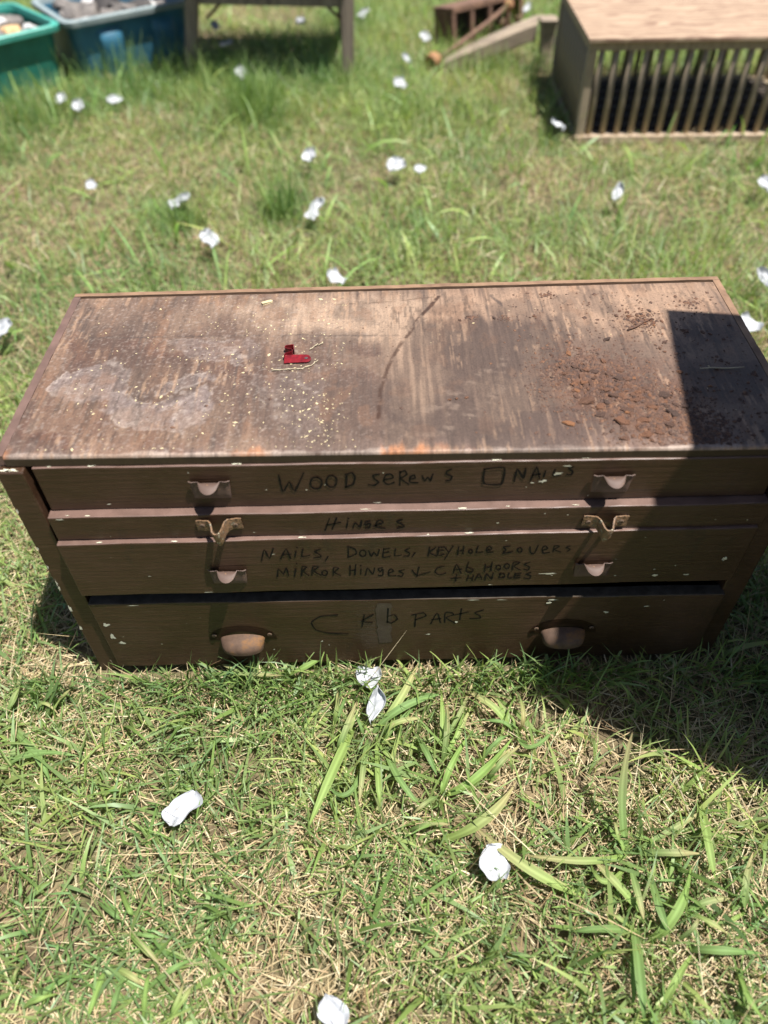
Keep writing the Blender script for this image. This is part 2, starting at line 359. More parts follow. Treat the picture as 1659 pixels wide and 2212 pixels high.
TOPF = {
 'resA': [(29,134),(52,179),(90,195),(128,181),(140,145),(134,125),(152,113),(180,106),(211,123),(243,136),(247,93),(245,61),(206,48),(166,43),(137,55),(112,88),(100,112),(62,106),(37,119)],
 'resB': [(174,139),(206,155),(236,167),(243,151),(222,134),(186,123)],
 'resC': [(171,246),(245,243),(299,230),(301,207),(278,181),(245,193),(218,203),(180,215)],
 'resD': [(306,159),(387,167),(395,116),(381,34),(340,40),(318,90)],
 'tanA': [(232,340),(331,343),(564,357),(546,297),(502,206),(483,228),(390,249),(294,282)],
 'tanB': [(564,357),(990,377),(980,268),(889,272),(789,246),(722,278),(594,289),(525,285)],
 'tanC': [(722,278),(789,246),(876,272),(869,150),(808,56),(772,164),(732,186)],
 'darkA': [(528,279),(722,278),(741,165),(677,7),(563,-1),(467,6),(475,114)],
 'darkL': [(14,46),(19,129),(37,109),(107,97),(135,51),(185,32),(174,2),(15,7)],
 'darkM': [(9,257),(156,254),(171,212),(219,194),(292,175),(329,190),(344,148),(308,139),(248,172),(137,186),(59,189),(20,169)],
 'brownL': [(3,356),(137,364),(232,340),(222,261),(120,271),(7,263)],
 'rustS': [(701,156),(741,202),(798,195),(847,161),(874,100),(853,10),(806,3),(767,57),(709,59),(693,106)],
 'arc': [(562,347),(529,285),(503,228),(482,174),(472,123),(465,62)],
 'line1': [(401,330),(492,334),(563,347)],
 'sw1': [(638,190),(627,118),(599,72),(543,38)],
 'sw2': [(555,121),(570,82),(549,37),(502,26)],
 'sw3': [(343,118),(361,79),(392,42),(410,24)],
 'sw4': [(329,109),(338,71),(364,35)],
 'sw5': [(614,159),(584,110),(515,65)],
 'hl': [(-5,258),(190,254),(350,251),(497,243)],
 'fr': [(3,16),(172,11),(473,4),(794,0),(936,3)],
 'gr1': [(701,279),(714,231),(718,176)],
 'gr2': [(641,344),(658,311)],
 'cr1': [(269,182),(277,140),(288,91)],
 'cr2': [(109,259),(127,187)],
}
LEAVES = {
 'A': [((418,-131,12),(392,-211,50),(356,-292,35),15),((448,-141,12),(489,-104,50),(521,-28,35),13),((448,-141,12),(493,-117,50),(556,-87,35),13),((439,-151,12),(433,-216,50),(428,-256,35),9),((453,-156,12),(455,-230,50),(457,-261,35),9),((464,-164,12),(485,-229,50),(516,-264,35),10),((393,-172,12),(408,-150,50),(424,-94,35),13),((437,-149,12),(429,-145,50),(421,-112,35),8),((441,-161,12),(416,-245,50),(381,-226,35),8),((385,-130,12),(394,-114,50),(392,-72,35),9),((460,-149,12),(483,-142,50),(530,-127,35),10),((460,-157,12),(474,-151,50),(488,-124,35),9),],
 'B': [((546,-238,12),(560,-210,50),(592,-156,35),10),((551,-238,12),(596,-227,50),(655,-163,35),13),((549,-164,12),(552,-143,50),(554,-76,35),9),((550,-188,12),(557,-158,50),(562,-97,35),9),((542,-302,12),(600,-287,50),(651,-230,35),15),((496,-289,12),(521,-293,50),(555,-288,35),12),((582,-235,12),(607,-222,50),(633,-200,35),11),((515,-150,12),(526,-191,50),(540,-219,35),10),((542,-240,12),(522,-262,50),(501,-273,35),8),],
 'C': [((606,-191,12),(627,-177,50),(651,-158,35),13),((670,-144,12),(674,-131,50),(673,-87,35),12),((615,-219,12),(632,-207,50),(667,-173,35),12),((665,-141,12),(677,-185,50),(724,-145,35),13),((662,-146,12),(642,-145,50),(610,-134,35),11),((658,-146,12),(631,-120,50),(590,-82,35),12),],
 'D': [((792,-320,10),(781,-269,90),(787,-227,170),13),((788,-327,12),(725,-344,50),(641,-328,35),10),((801,-325,12),(836,-336,50),(886,-333,35),11),((792,-339,12),(784,-384,50),(789,-415,35),13),((722,-375,12),(653,-354,50),(583,-287,35),15),((792,-336,12),(746,-370,50),(735,-336,35),10),((815,-345,12),(807,-399,50),(817,-429,35),12),((797,-404,12),(760,-373,50),(738,-336,35),12),((787,-317,12),(775,-309,50),(781,-279,35),6),],
 'E': [((779,-417,12),(765,-474,50),(762,-523,35),17),((778,-420,12),(732,-425,50),(691,-424,35),10),((796,-431,12),(828,-407,50),(866,-351,35),14),((849,-400,12),(862,-418,50),(898,-438,35),12),((792,-503,12),(808,-480,50),(840,-450,35),10),((912,-260,12),(893,-318,50),(893,-371,35),13),((927,-401,12),(925,-376,50),(955,-332,35),11),((825,-434,12),(843,-426,50),(859,-406,35),11),((840,-442,12),(866,-451,50),(925,-452,35),12),((897,-464,12),(886,-500,50),(904,-523,35),12),],
 'F': [((-61,-107,10),(-32,-90,70),(1,-73,120),13),((-109,-123,12),(-43,-180,50),(-18,-215,35),11),((-100,-186,12),(-50,-179,50),(11,-176,35),12),((-70,-99,10),(-38,-78,70),(12,-75,130),11),((-132,-107,12),(-104,-84,50),(-118,-22,35),11),((-79,-104,12),(-57,-97,50),(-34,-109,35),9),],
 'G': [((170,-508,12),(176,-482,50),(172,-457,35),16),((198,-509,12),(215,-492,50),(216,-468,35),16),((112,-446,12),(149,-462,50),(169,-474,35),14),((133,-410,12),(165,-435,50),(184,-450,35),14),((110,-357,12),(135,-388,50),(141,-397,35),9),((86,-373,12),(117,-395,50),(128,-400,35),9),((141,-449,12),(142,-484,50),(136,-511,35),12),((169,-472,12),(203,-459,50),(224,-446,35),11),],
 'H': [((63,-453,12),(75,-446,50),(59,-427,35),12),((4,-472,12),(14,-462,50),(10,-447,35),13),((21,-489,12),(50,-487,50),(65,-479,35),13),((44,-442,12),(58,-436,50),(48,-417,35),11),((-23,-377,12),(-8,-368,50),(-24,-341,35),12),((-13,-328,12),(-15,-337,50),(-46,-335,35),11),],
 'I': [((181,-32,12),(245,-54,50),(327,-50,35),9),((305,-40,12),(343,-42,50),(381,-6,35),12),((241,-34,12),(230,-44,50),(195,-21,35),9),((221,-54,12),(227,-52,50),(221,-22,35),7),((265,-47,12),(257,-61,50),(244,-31,35),10),],
}
PETALS = [(185,-263),(607,-343),(400,-506),(452,-110),(435,-37),(-737,2497),(-646,2416),(-527,2476),(-70,2748),(254,1916),(535,1837),(612,1801),(-129,1603),(-432,1733),(-8,1367),(287,1532),(356,1134),(1205,1603),(1471,1087),(136,3432),(425,3546),(700,3170),(607,2876),(572,2576),(1113,2140),(1213,3581),(1674,1638),(-455,936),(1358,882),(-267,3410),(-180,3144)]
# ================================================================ ground
gx = np.concatenate([np.linspace(-60, -4, 12), np.linspace(-3.5, 5, 60), np.linspace(6, 60, 12)])
gy = np.concatenate([np.linspace(-60, -3, 12), np.linspace(-2.5, 6, 60), np.linspace(7, 60, 12)])
X, Y = np.meshgrid(gx, gy); Z = (fbm(X * 1.3 + 40, Y * 1.3 + 40, 3) - .62) * .03
Z = np.where((X > -.4) & (X < 1.4) & (Y > -.3) & (Y < .7), np.minimum(Z, -.004), np.minimum(Z, .003))
nx = len(gx); ii = np.arange(len(gy) - 1)[:, None] * nx + np.arange(nx - 1)[None]
q = np.stack([ii, ii + 1, ii + nx + 1, ii + nx], -1).reshape(-1, 4)
g = obj('ground', fast_mesh('ground', np.stack([X, Y, Z], -1).reshape(-1, 3), q, m_soil, smooth=True)); g['kind'] = 'structure'

# ================================================================ chest of drawers
def ztop(x, y):
    u = x; v = y / .382
    return (.469 * (1 - u) + .4585 * u) * (1 - v) + .462 * v
BASE = (.5, .19, 0); OFF = (-.5, -.19, 0)
chest = thing('drawer_chest', 'long low brown painted wooden chest with four hand lettered drawers standing on the grass', 'drawer chest', BASE)
obj('side_panel', bevel_box(0, .033, -.012, .372, 0, .4515, .002, m_side, cuts=14, axis=2, jit=.0002), chest, OFF)
obj('side_panel', bevel_box(.967, 1.0, -.012, .378, 0, .4415, .002, m_side, cuts=14, axis=2, jit=.0002), chest, OFF)
obj('back_panel', bevel_box(.0335, .9665, .36, .372, .004, .44, .001, m_side), chest, OFF)
obj('bottom_board', bevel_box(.0335, .9665, .0, .359, .004, .016, .001, m_inside), chest, OFF)
for z in (.196, .3305, .3735):
    obj('drawer_runner', bevel_box(.0335, .9665, .03 if z < .2 else .02, .359, z - .006, z, .001, m_inside), chest, OFF)

# top board: wear painted as colour variation of the boards themselves
UX = np.linspace(.0118, .9882, 520); VY = np.concatenate([[-.0022, -.0016, -.0008], np.linspace(.0004, .366, 196)])
U, V = np.meshgrid(UX, VY)
yb = (.376 + .012 * U) / .382
def dpoly(px, py, poly):
    P = np.array(poly, float) / 1000; n = len(P); d = np.full(px.shape, 9.); ins = np.zeros(px.shape, bool)
    for i in range(n):
        a, b_ = P[i], P[(i + 1) % n]; e = b_ - a
        t = np.clip(((px - a[0]) * e[0] + (py - a[1]) * e[1]) / (e @ e), 0, 1)
        d = np.minimum(d, np.hypot(px - a[0] - t * e[0], py - a[1] - t * e[1]))
        c_ = (a[1] > py) != (b_[1] > py)
        with np.errstate(divide='ignore', invalid='ignore'):
            ins ^= c_ & (px < e[0] * (py - a[1]) / (e[1] if e[1] else 1e-9) + a[0])
    return np.where(ins, -d, d)
def dline(px, py, pts):
    P = np.array(pts, float) / 1000; d = np.full(px.shape, 9.)
    for i in range(len(P) - 1):
        a, b_ = P[i], P[i + 1]; e = b_ - a
        t = np.clip(((px - a[0]) * e[0] + (py - a[1]) * e[1]) / (e @ e), 0, 1)
        d = np.minimum(d, np.hypot(px - a[0] - t * e[0], py - a[1] - t * e[1]))
    return d
n1 = fbm(U * 28, V * 28, 5); n2 = fbm(U * 28 + 50, V * 28 + 31, 5); n3 = fbm(U * 9 + 3, V * 9 + 8, 4)
fine = fbm(U * 120, V * 120, 4); streak = fbm(U * 160, V * 9 + 3, 4); streak2 = fbm(U * 60 + 9, V * 5, 4)
wx = U + (n1 - .5) * .035 + (fine - .5) * .008; wy = V + (n2 - .5) * .035 + (streak - .5) * .012
sx_ = U + (n1 - .5) * .02; sy_ = V + (n2 - .5) * .02 + (streak - .5) * .06
col = np.zeros(U.shape + (3,)) + np.array([.098, .066, .050])
def lay(mask, c_):
    global col
    col = col * (1 - mask[..., None]) + np.array(c_) * mask[..., None]
M = lambda k, soft=.02, x=sx_, y=sy_: sstep(soft, -soft, dpoly(x, y, TOPF[k]))
lay(sstep(.40, .66, n3) * .6, (.080, .051, .039))
lay(M('brownL', .03) * .6, (.15, .105, .078))
lay(M('tanA', .035) * .85, (.300, .222, .160))
lay(M('tanB', .035) * .8, (.275, .190, .132))
lay(M('tanC', .03) * .6, (.165, .115, .084))
lay(M('darkA', .014) * .9, (.070, .050, .040))
lay(M('darkL', .02) * .8, (.088, .046, .032))
lay(M('darkM', .010) * .8, (.084, .048, .035))
lay(sstep(.56, .70, streak) * sstep(.45, .62, streak2) * .30, (.24, .165, .115))
lay(sstep(.58, .72, fbm(U * 90 + 7, V * 14 + 2, 3)) * sstep(.5, .2, U) * .4, (.20, .115, .07))
lay(sstep(.60, .72, streak) * sstep(.5, .64, n3) * .6, (.045, .036, .033))
# old paper / glue residue patches with paler torn rims
for k, a in (('resA', .66), ('resB', .6), ('resC', .38), ('resD', .28)):
    d = dpoly(wx, wy, TOPF[k])
    lay(sstep(.002, -.003, d) * a * (.55 + .9 * (fine - .25)), (.185, .156, .150))
    lay(sstep(.0028, .0004, np.abs(d)) * sstep(.42, .58, n1) * a * .9, (.34, .30, .27))
    lay(sstep(.62, .74, fine) * sstep(.0, -.006, d) * .5, (.30, .26, .23))
for k, w_, c_, a in (('arc', .0026, (.040, .020, .012), .95), ('line1', .0012, (.06, .035, .022), .7), ('hl', .0016, (.05, .038, .032), .6), ('gr1', .003, (.055, .04, .035), .8), ('gr2', .003, (.045, .035, .032), .8), ('cr1', .0012, (.05, .035, .03), .6), ('cr2', .0012, (.05, .035, .03), .5)):
    lay(sstep(w_ * 1.6, w_ * .5, dline(U + (n1 - .5) * .006, V + (n2 - .5) * .006, TOPF[k])) * a * sstep(.3, .5, fine), c_)
for k in ('sw1', 'sw2', 'sw3', 'sw4', 'sw5'):
    lay(sstep(.011, .002, dline(sx_, V + (n2 - .5) * .012, TOPF[k])) * sstep(.46, .66, fbm(U * 60 + V * 140, V * 30 - U * 40, 4)) * .5, (.24, .185, .145))
lay(M('rustS', .04, wx, wy) * .65 * sstep(.3, .6, fine), (.125, .060, .036))
lay(sstep(.055, .01, np.hypot(U - .853, V - .27)) * .5 * sstep(.3, .6, fine), (.16, .085, .045))
lay(sstep(.03, .0, V + (streak - .5) * .05) * .4, (.19, .140, .120))
lay(sstep(.004, .0, V + (n1 - .5) * .014 + (fine - .5) * .008) * .8, (.33, .275, .235))
lay(sstep(.014, .0, V + (streak - .5) * .03) * sstep(.56, .68, fbm(U * 14 + 4, V * 3, 3)) * .9, (.36, .15, .06))
lay(sstep(.04, .0, np.abs(V - .362) + (n2 - .5) * .03) * sstep(.5, .65, streak2) * .4, (.28, .17, .10))
lay(sstep(.70, .82, fbm(U * 210, V * 210, 2)) * .25 * sstep(.55, .3, U), (.34, .29, .24))
bl_ = fbm(U * 16 + 70, V * 16 + 20, 5)
lay(sstep(.52, .66, bl_) * .45, (.060, .044, .036))
lay(sstep(.47, .36, bl_) * .30, (.195, .140, .100))
lay(sstep(.60, .72, fbm(U * 40 + 5, V * 26 + 9, 4)) * .35, (.15, .085, .052))
fl_ = fbm(U * 260 + 21, V * 34 + 4, 3)
lay(sstep(.60, .70, fl_) * sstep(.44, .60, fbm(U * 11 + 60, V * 11 + 33, 3)) * .65, (.27, .185, .125))
lay(sstep(.62, .72, fbm(U * 240 + 5, V * 30 + 14, 3)) * sstep(.48, .62, fbm(U * 9 + 20, V * 9 + 53, 3)) * .5, (.040, .028, .022))
dust = fbm(U * 330 + 3, V * 330 + 8, 2)
lay(sstep(.64, .80, dust) * sstep(.62, .25, U) * .30, (.30, .265, .24))
lay(sstep(.66, .80, fbm(U * 300 + 33, V * 300 + 18, 2)) * .40, (.045, .032, .026))
lay(M('darkA', .016) * .45 * (.6 + .8 * (1 - fine)), (.058, .040, .032))
lay(M('rustS', .05, wx, wy) * .5 * sstep(.25, .6, fine), (.070, .036, .024))
lay(sstep(.06, .0, np.hypot((U - .70) * .5, V - .03) + (n1 - .5) * .05) * .5, (.060, .040, .034))
lay(sstep(1.25, .55, np.hypot((sx_ - .515) / .040, (sy_ - .165) / .105)) * .34 * (.4 + 1.1 * sstep(.40, .62, streak)), (.235, .168, .120))
lay(sstep(.0040, .0012, dline(U + (n1 - .5) * .006, V + (n2 - .5) * .006, TOPF['arc'])) * .7 * sstep(.3, .5, fine), (.040, .020, .012))
col = col * np.array([1.03, .965, .93])
dz = (fine - .5) * .0004 + (n1 - .5) * .0006
drop = np.array([.0035, .0015, .0005] + [0] * 196)[:, None]
TV = np.stack([U, V * yb, ztop(U, V) + dz - drop], -1).reshape(-1, 3)
nc, nr = len(UX), len(VY)
ii = np.arange(nr - 1)[:, None] * nc + np.arange(nc - 1)[None]
q = np.stack([ii, ii + 1, ii + nc + 1, ii + nc], -1).reshape(-1, 4)
# skirt and underside
ring = np.concatenate([np.arange(nc), (np.arange(1, nr)) * nc + nc - 1, (nr - 1) * nc + np.arange(nc - 2, -1, -1), np.arange(nr - 2, 0, -1) * nc])
mid = TV[ring].copy(); mid[:, 2] -= .0012
low = TV[ring].copy(); low[:, 2] = ztop(low[:, 0], low[:, 1]) - .0155
nb = len(TV); rn = len(ring); j = np.arange(rn)
j2 = (j + 1) % rn
sk = np.concatenate([np.stack([ring[j], nb + j, nb + j2, ring[j2]], -1), np.stack([nb + j, nb + rn + j, nb + rn + j2, nb + j2], -1)])[:, ::-1]
ctr = len(TV) + 2 * rn
TVV = np.concatenate([TV, mid, low, [[.5, .19, ztop(.5, .19) - .0155]]])
bt = np.stack([nb + rn + j[::2], nb + rn + (j[::2] + 1) % rn, nb + rn + (j[::2] + 2) % rn, np.full(len(j[::2]), ctr)], -1)
cc = np.concatenate([col.reshape(-1, 3), np.tile([.040, .026, .013], (2 * rn + 1, 1))])
top = obj('top_board', fast_mesh('top_board', TVV, np.concatenate([q, sk, bt]), m_top, cc, True), chest, OFF)
top.data.set_sharp_from_angle(angle=R(45))
def edge_strip(p0, p1, w, axis, mt=None):
    v = []; n = 40
    for i in range(n + 1):
        t = i / n; x = p0[0] + (p1[0] - p0[0]) * t; y = p0[1] + (p1[1] - p0[1]) * t
        hz = ztop(x, y / ((.376 + .012 * x) / .382)) + random.gauss(0, .00025); ww = w + random.gauss(0, .0003)
        a = (x, y); b_ = (x + ww, y) if axis == 0 else (x, y + ww)
        v += [(a[0], a[1], hz - .0158), (a[0], a[1], hz), (b_[0], b_[1], hz - .0004), (b_[0], b_[1], hz - .0158)]
    f = [(i * 4 + k, i * 4 + (k + 1) % 4, i * 4 + 4 + (k + 1) % 4, i * 4 + 4 + k) for i in range(n) for k in range(4)] + [(0, 3, 2, 1), (n * 4, n * 4 + 1, n * 4 + 2, n * 4 + 3)]
    me = mesh('edge_strip', v, f, mt or m_edge); bm = bmesh.new(); bm.from_mesh(me); bmesh.ops.recalc_face_normals(bm, faces=bm.faces); bm.to_mesh(me); bm.free(); return me
obj('edge_strip', edge_strip((.0, .3673), (1.0, .3790), .0095, 1), chest, OFF)
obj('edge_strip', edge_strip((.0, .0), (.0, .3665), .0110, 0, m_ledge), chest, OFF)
obj('edge_strip', edge_strip((.9892, .0), (.9892, .3780), .0110, 0), chest, OFF)

def face_y(d, x): return {1: -.005, 2: -.018, 3: -.026 + .004 * x, 4: -.020}[d]
DR = {1: (.041, .963, .3765, .4515, .4440), 2: (.0385, .972, .3325, .3760, .3752), 3: (.0375, .966, .2195, .3312, .3330), 4: (.036, .970, .022, .1915, .1830)}
def drawer_mesh(d):
    x0, x1, zb, zl, zr = DR[d]
    th = .019
    me = bevel_box(x0, x1, 0, th, 0, 1, .0, m_paint, cuts=60, axis=0)
    bm = bmesh.new(); bm.from_mesh(me)
    es = [e for e in bm.edges if len(e.link_faces) == 2 and e.calc_face_angle(0) > .5]
    for v in bm.verts:
        t = (v.co.x - x0) / (x1 - x0); zt = zl + (zr - zl) * t
        v.co.z = zb + (zt - zb) * v.co.z
        v.co.y = face_y(d, v.co.x) + v.co.y
    bmesh.ops.bevel(bm, geom=es, offset=.0016, segments=2, profile=.5, affect='EDGES')
    for v in bm.verts:
        k = v.co.x * 37 + d * 5
        v.co.z += .0004 * math.sin(k) + random.gauss(0, .00015); v.co.y += .0003 * math.sin(k * .7 + 1)
    if d:
        bm.faces.ensure_lookup_table()
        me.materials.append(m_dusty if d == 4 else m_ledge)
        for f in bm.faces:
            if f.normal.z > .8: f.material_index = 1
    bm.to_mesh(me); bm.free(); return me

def stroke_mesh(strokes, d, w=.0027):
    v = []; f = []
    for st in strokes:
        P = [Vector((a / 10000, b_ / 10000)) for a, b_ in st]
        Q = []                                         # smooth a little
        for i in range(len(P) - 1):
            for k in range(4):
                t = k / 4
                p0, p1, p2, p3 = P[max(i - 1, 0)], P[i], P[i + 1], P[min(i + 2, len(P) - 1)]
                cr = .5 * ((2 * p1) + (p2 - p0) * t + (2 * p0 - 5 * p1 + 4 * p2 - p3) * t * t + (3 * p1 - p0 - 3 * p2 + p3) * t ** 3)
                Q.append(cr * .55 + (p1 + (p2 - p1) * t) * .45)
        Q.append(P[-1]); n0 = len(v)
        for i, p in enumerate(Q):
            tg = (Q[min(i + 1, len(Q) - 1)] - Q[max(i - 1, 0)])
            tg = tg.normalized() if tg.length > 1e-7 else Vector((0, 1))
            nn = Vector((-tg.y, tg.x)) * w * .5 * random.uniform(.6, 1.3)
            ext = tg * (w * .3) * (-1 if i == 0 else 1 if i == len(Q) - 1 else 0)
            for s in (-1, 1):
                a = p + ext + nn * s; v.append((a.x, face_y(d, a.x) - .0006, a.y))
        for i in range(len(Q) - 1):
            k = n0 + i * 2; f.append((k, k + 1, k + 3, k + 2))
    return mesh('lettering', v, f, m_ink)

def words(strokes):
    box = [(min(p[0] for p in s), max(p[0] for p in s), min(p[1] for p in s), max(p[1] for p in s)) for s in strokes]
    grp = list(range(len(strokes)))
    for i in range(len(strokes)):
        for k in range(i):
            a, c_ = box[i], box[k]
            gx_ = max(a[0], c_[0]) - min(a[1], c_[1]); gz_ = max(a[2], c_[2]) - min(a[3], c_[3])
            if gx_ < 105 and gz_ < -20 or (gx_ < 60 and gz_ < 40):
                o_, n_ = grp[i], grp[k]; grp = [n_ if g_ == o_ else g_ for g_ in grp]
    return [[s for s, g_ in zip(strokes, grp) if g_ == w_] for w_ in sorted(set(grp))]

def chips_mesh(items, plane):
    """flat ragged flakes of pale undercoat; items (a, b, half_w, half_h); plane maps (a,b)->xyz"""
    v = []; f = []
    for a, b_, w, h in items:
        n = random.randint(9, 14); n0 = len(v)
        for k in range(n):
            t = 2 * math.pi * k / n + random.uniform(-.2, .2); r = random.uniform(.3, 1.2)
            v.append(plane(a + w * r * math.cos(t), b_ + h * r * math.sin(t)))
        f.append(tuple(range(n0, n0 + n)))
    return mesh('paint_chips', v, f, m_chip)

# pulls ------------------------------------------------------------------
def tongue_pull():
    rows = []
    us = np.linspace(-.0255, .0255, 35)
    for s in range(15):                                 # from the plate's foot up and out along the lip
        r = []
        for u in us:
            e = min(1, (.0255 - abs(u)) / .004); lift = .0028 * e
            cdep = .0185 * math.sqrt(max(0, 1 - (u / .0128) ** 2)) if abs(u) < .0128 else 0
            dep = .0012 + cdep + .002 * max(0, (abs(u) - .014) / .0115)
            flare = 1 + .08 * (s / 8.)
            if s <= 7:
                t = s / 7; y = -.0004 - lift * min(1, t * 5); z = -.018 + .034 * t
                y -= .0016 * t ** 3
            else:
                t = (s - 7) / 7
                y = -.0004 - lift - .0016 - dep * t; z = .016 + .004 * math.sin(min(1, t * 1.6) * math.pi / 2) - (.0075 * t ** 2.2 if abs(u) < .0128 else .001 * t) * (1 if cdep == 0 else cdep / .0185)
            r.append((u * flare, y, z))
        rows.append([(x_ * .90, y_ * .92, z_ * .88) for x_, y_, z_ in r])
    return strip_solid('pull', rows, .0011, m_pull)
def hook_pull():
    path = [(-.029, 0), (-.0235, -.0004), (-.018, -.0006), (-.0125, -.0016), (-.0098, -.006), (-.0082, -.0125), (-.006, -.0195), (-.002, -.0228), (.003, -.0228), (.0068, -.0195), (.0085, -.012), (.0102, -.0055), (.0135, -.0016), (.019, -.0006), (.0245, -.0004), (.030, 0)]
    rows = []
    for s in range(9):
        t = s / 8; r = []
        for k, (x, y) in enumerate(path):
            cen = max(0, 1 - abs(x) / .011)
            zt = .009 - .004 * cen; zb = -.0095 - .015 * cen
            r.append((x * (1 - .35 * cen * t) + random.gauss(0, .0003), y - .0022 + .006 * cen * t * t + random.gauss(0, .00025), zt + (zb - zt) * t + random.gauss(0, .0003)))
        rows.append(r)
    return strip_solid('pull', rows, .0019, m_hook)
def cup_pull():
    """hooded cup: a half dome fixed along its top, open underneath"""
    rows = []; nu = 33
    for s in range(13):
        t = s / 12; r = []
        a = t * math.pi * .62                              # sweep from the wall over the top and down the front
        for k in range(nu):
            th = -math.pi / 2 + math.pi * k / (nu - 1); u = math.sin(th); w = max(.10, math.cos(th)) ** .55
            y = -.0275 * math.sin(min(a, math.pi / 2)) * w
            z = -.004 + .021 * math.cos(a) * (.30 + .70 * w) - .004 * u * u
            r.append((.0355 * u * (1 - .06 * t), -.001 + y, z))
        rows.append(r)
    rows = [[(x_ * .96, y_ * .92, (z_ + .004) * .78 - .004) for x_, y_, z_ in r_] for r_ in rows]
    return strip_solid('pull', rows, .0008, m_cup)
def cup_flange():
    bm = bmesh.new(); pts = []
    for k in range(25):
        a = math.pi * k / 24; pts.append((.0525 * math.cos(a), 0, -.010 + .037 * math.sin(a)))
    for k in range(25):
        a = math.pi - math.pi * k / 24; pts.append((.030 * math.cos(a), 0, -.010 + .024 * math.sin(a)))
    n = 25; vs = [bm.verts.new(p) for p in pts]
    for k in range(n - 1): bm.faces.new((vs[k], vs[k + 1], vs[2 * n - 2 - k], vs[2 * n - 1 - k]))
    bmesh.ops.solidify(bm, geom=bm.faces[:], thickness=-.0018)
    bmesh.ops.recalc_face_normals(bm, faces=bm.faces)
    for v in bm.verts: v.co.y = -abs(v.co.y) if v.co.y != 0 else 0
    me = bpy.data.meshes.new('pull_flange'); bm.to_mesh(me); bm.free(); me.materials.append(m_paint); return me
def screw_mesh():
    v = []; f = []; n = 14
    for r, y in ((.0036, 0), (.0036, -.0007), (.0026, -.0013)):
        for k in range(n): v.append((r * math.cos(2 * math.pi * k / n), y, r * math.sin(2 * math.pi * k / n)))
    for l in range(2):
        for k in range(n): f.append((l * n + k, l * n + (k + 1) % n, l * n + n + (k + 1) % n, l * n + n + k))
    # slotted head: two half caps with a sunk slot between
    a = [k for k in range(n) if math.sin(2 * math.pi * k / n) > .25]; b_ = [k for k in range(n) if math.sin(2 * math.pi * k / n) < -.25]
    f.append(tuple(2 * n + k for k in a)); f.append(tuple(2 * n + k for k in b_))
    k0 = len(v); v += [(-.0026, -.0004, .0006), (.0026, -.0004, .0006), (.0026, -.0004, -.0006), (-.0026, -.0004, -.0006)]
    f.append((k0, k0 + 1, k0 + 2, k0 + 3))
    return mesh('screw', v, f, m_screw)
ME_T, ME_H, ME_C, ME_F, ME_S = tongue_pull(), hook_pull(), cup_pull(), cup_flange(), screw_mesh()
CH = {1: [(.672, .4115, .006, .003), (.66, .409, .003, .002), (.689, .424, .007, .004), (.700, .437, .006, .0015), (.463, .379, .006, .0012), (.118, .387, .003, .001)],
      2: [(.055, .3735, .006, .0014), (.62, .349, .002, .001), (.74, .345, .002, .001), (.30, .341, .002, .001)],
      3: [(.700, .246, .013, .0022), (.852, .236, .004, .003), (.848, .250, .002, .0015), (.895, .236, .005, .002), (.32, .303, .003, .001), (.145, .262, .003, .001), (.94, .27, .003, .006), (.62, .224, .004, .0008), (.22, .2225, .008, .0008)],
      4: [(.717, .179, .008, .0018), (.712, .172, .004, .0030), (.802, .145, .005, .004), (.86, .158, .004, .002), (.577, .128, .0035, .003), (.60, .183, .010, .0008), (.64, .182, .009, .0008), (.10, .187, .009, .0008), (.048, .140, .006, .005), (.050, .108, .004, .009), (.06, .09, .006, .005), (.535, .096, .006, .0015), (.37, .083, .002, .002)]}
NAMES = {1: 'top drawer marked wood screws and nails', 2: 'narrow drawer marked hinges', 3: 'deep drawer marked nails, dowels and keyhole covers', 4: 'bottom drawer marked with parts, dark dusty top edge'}
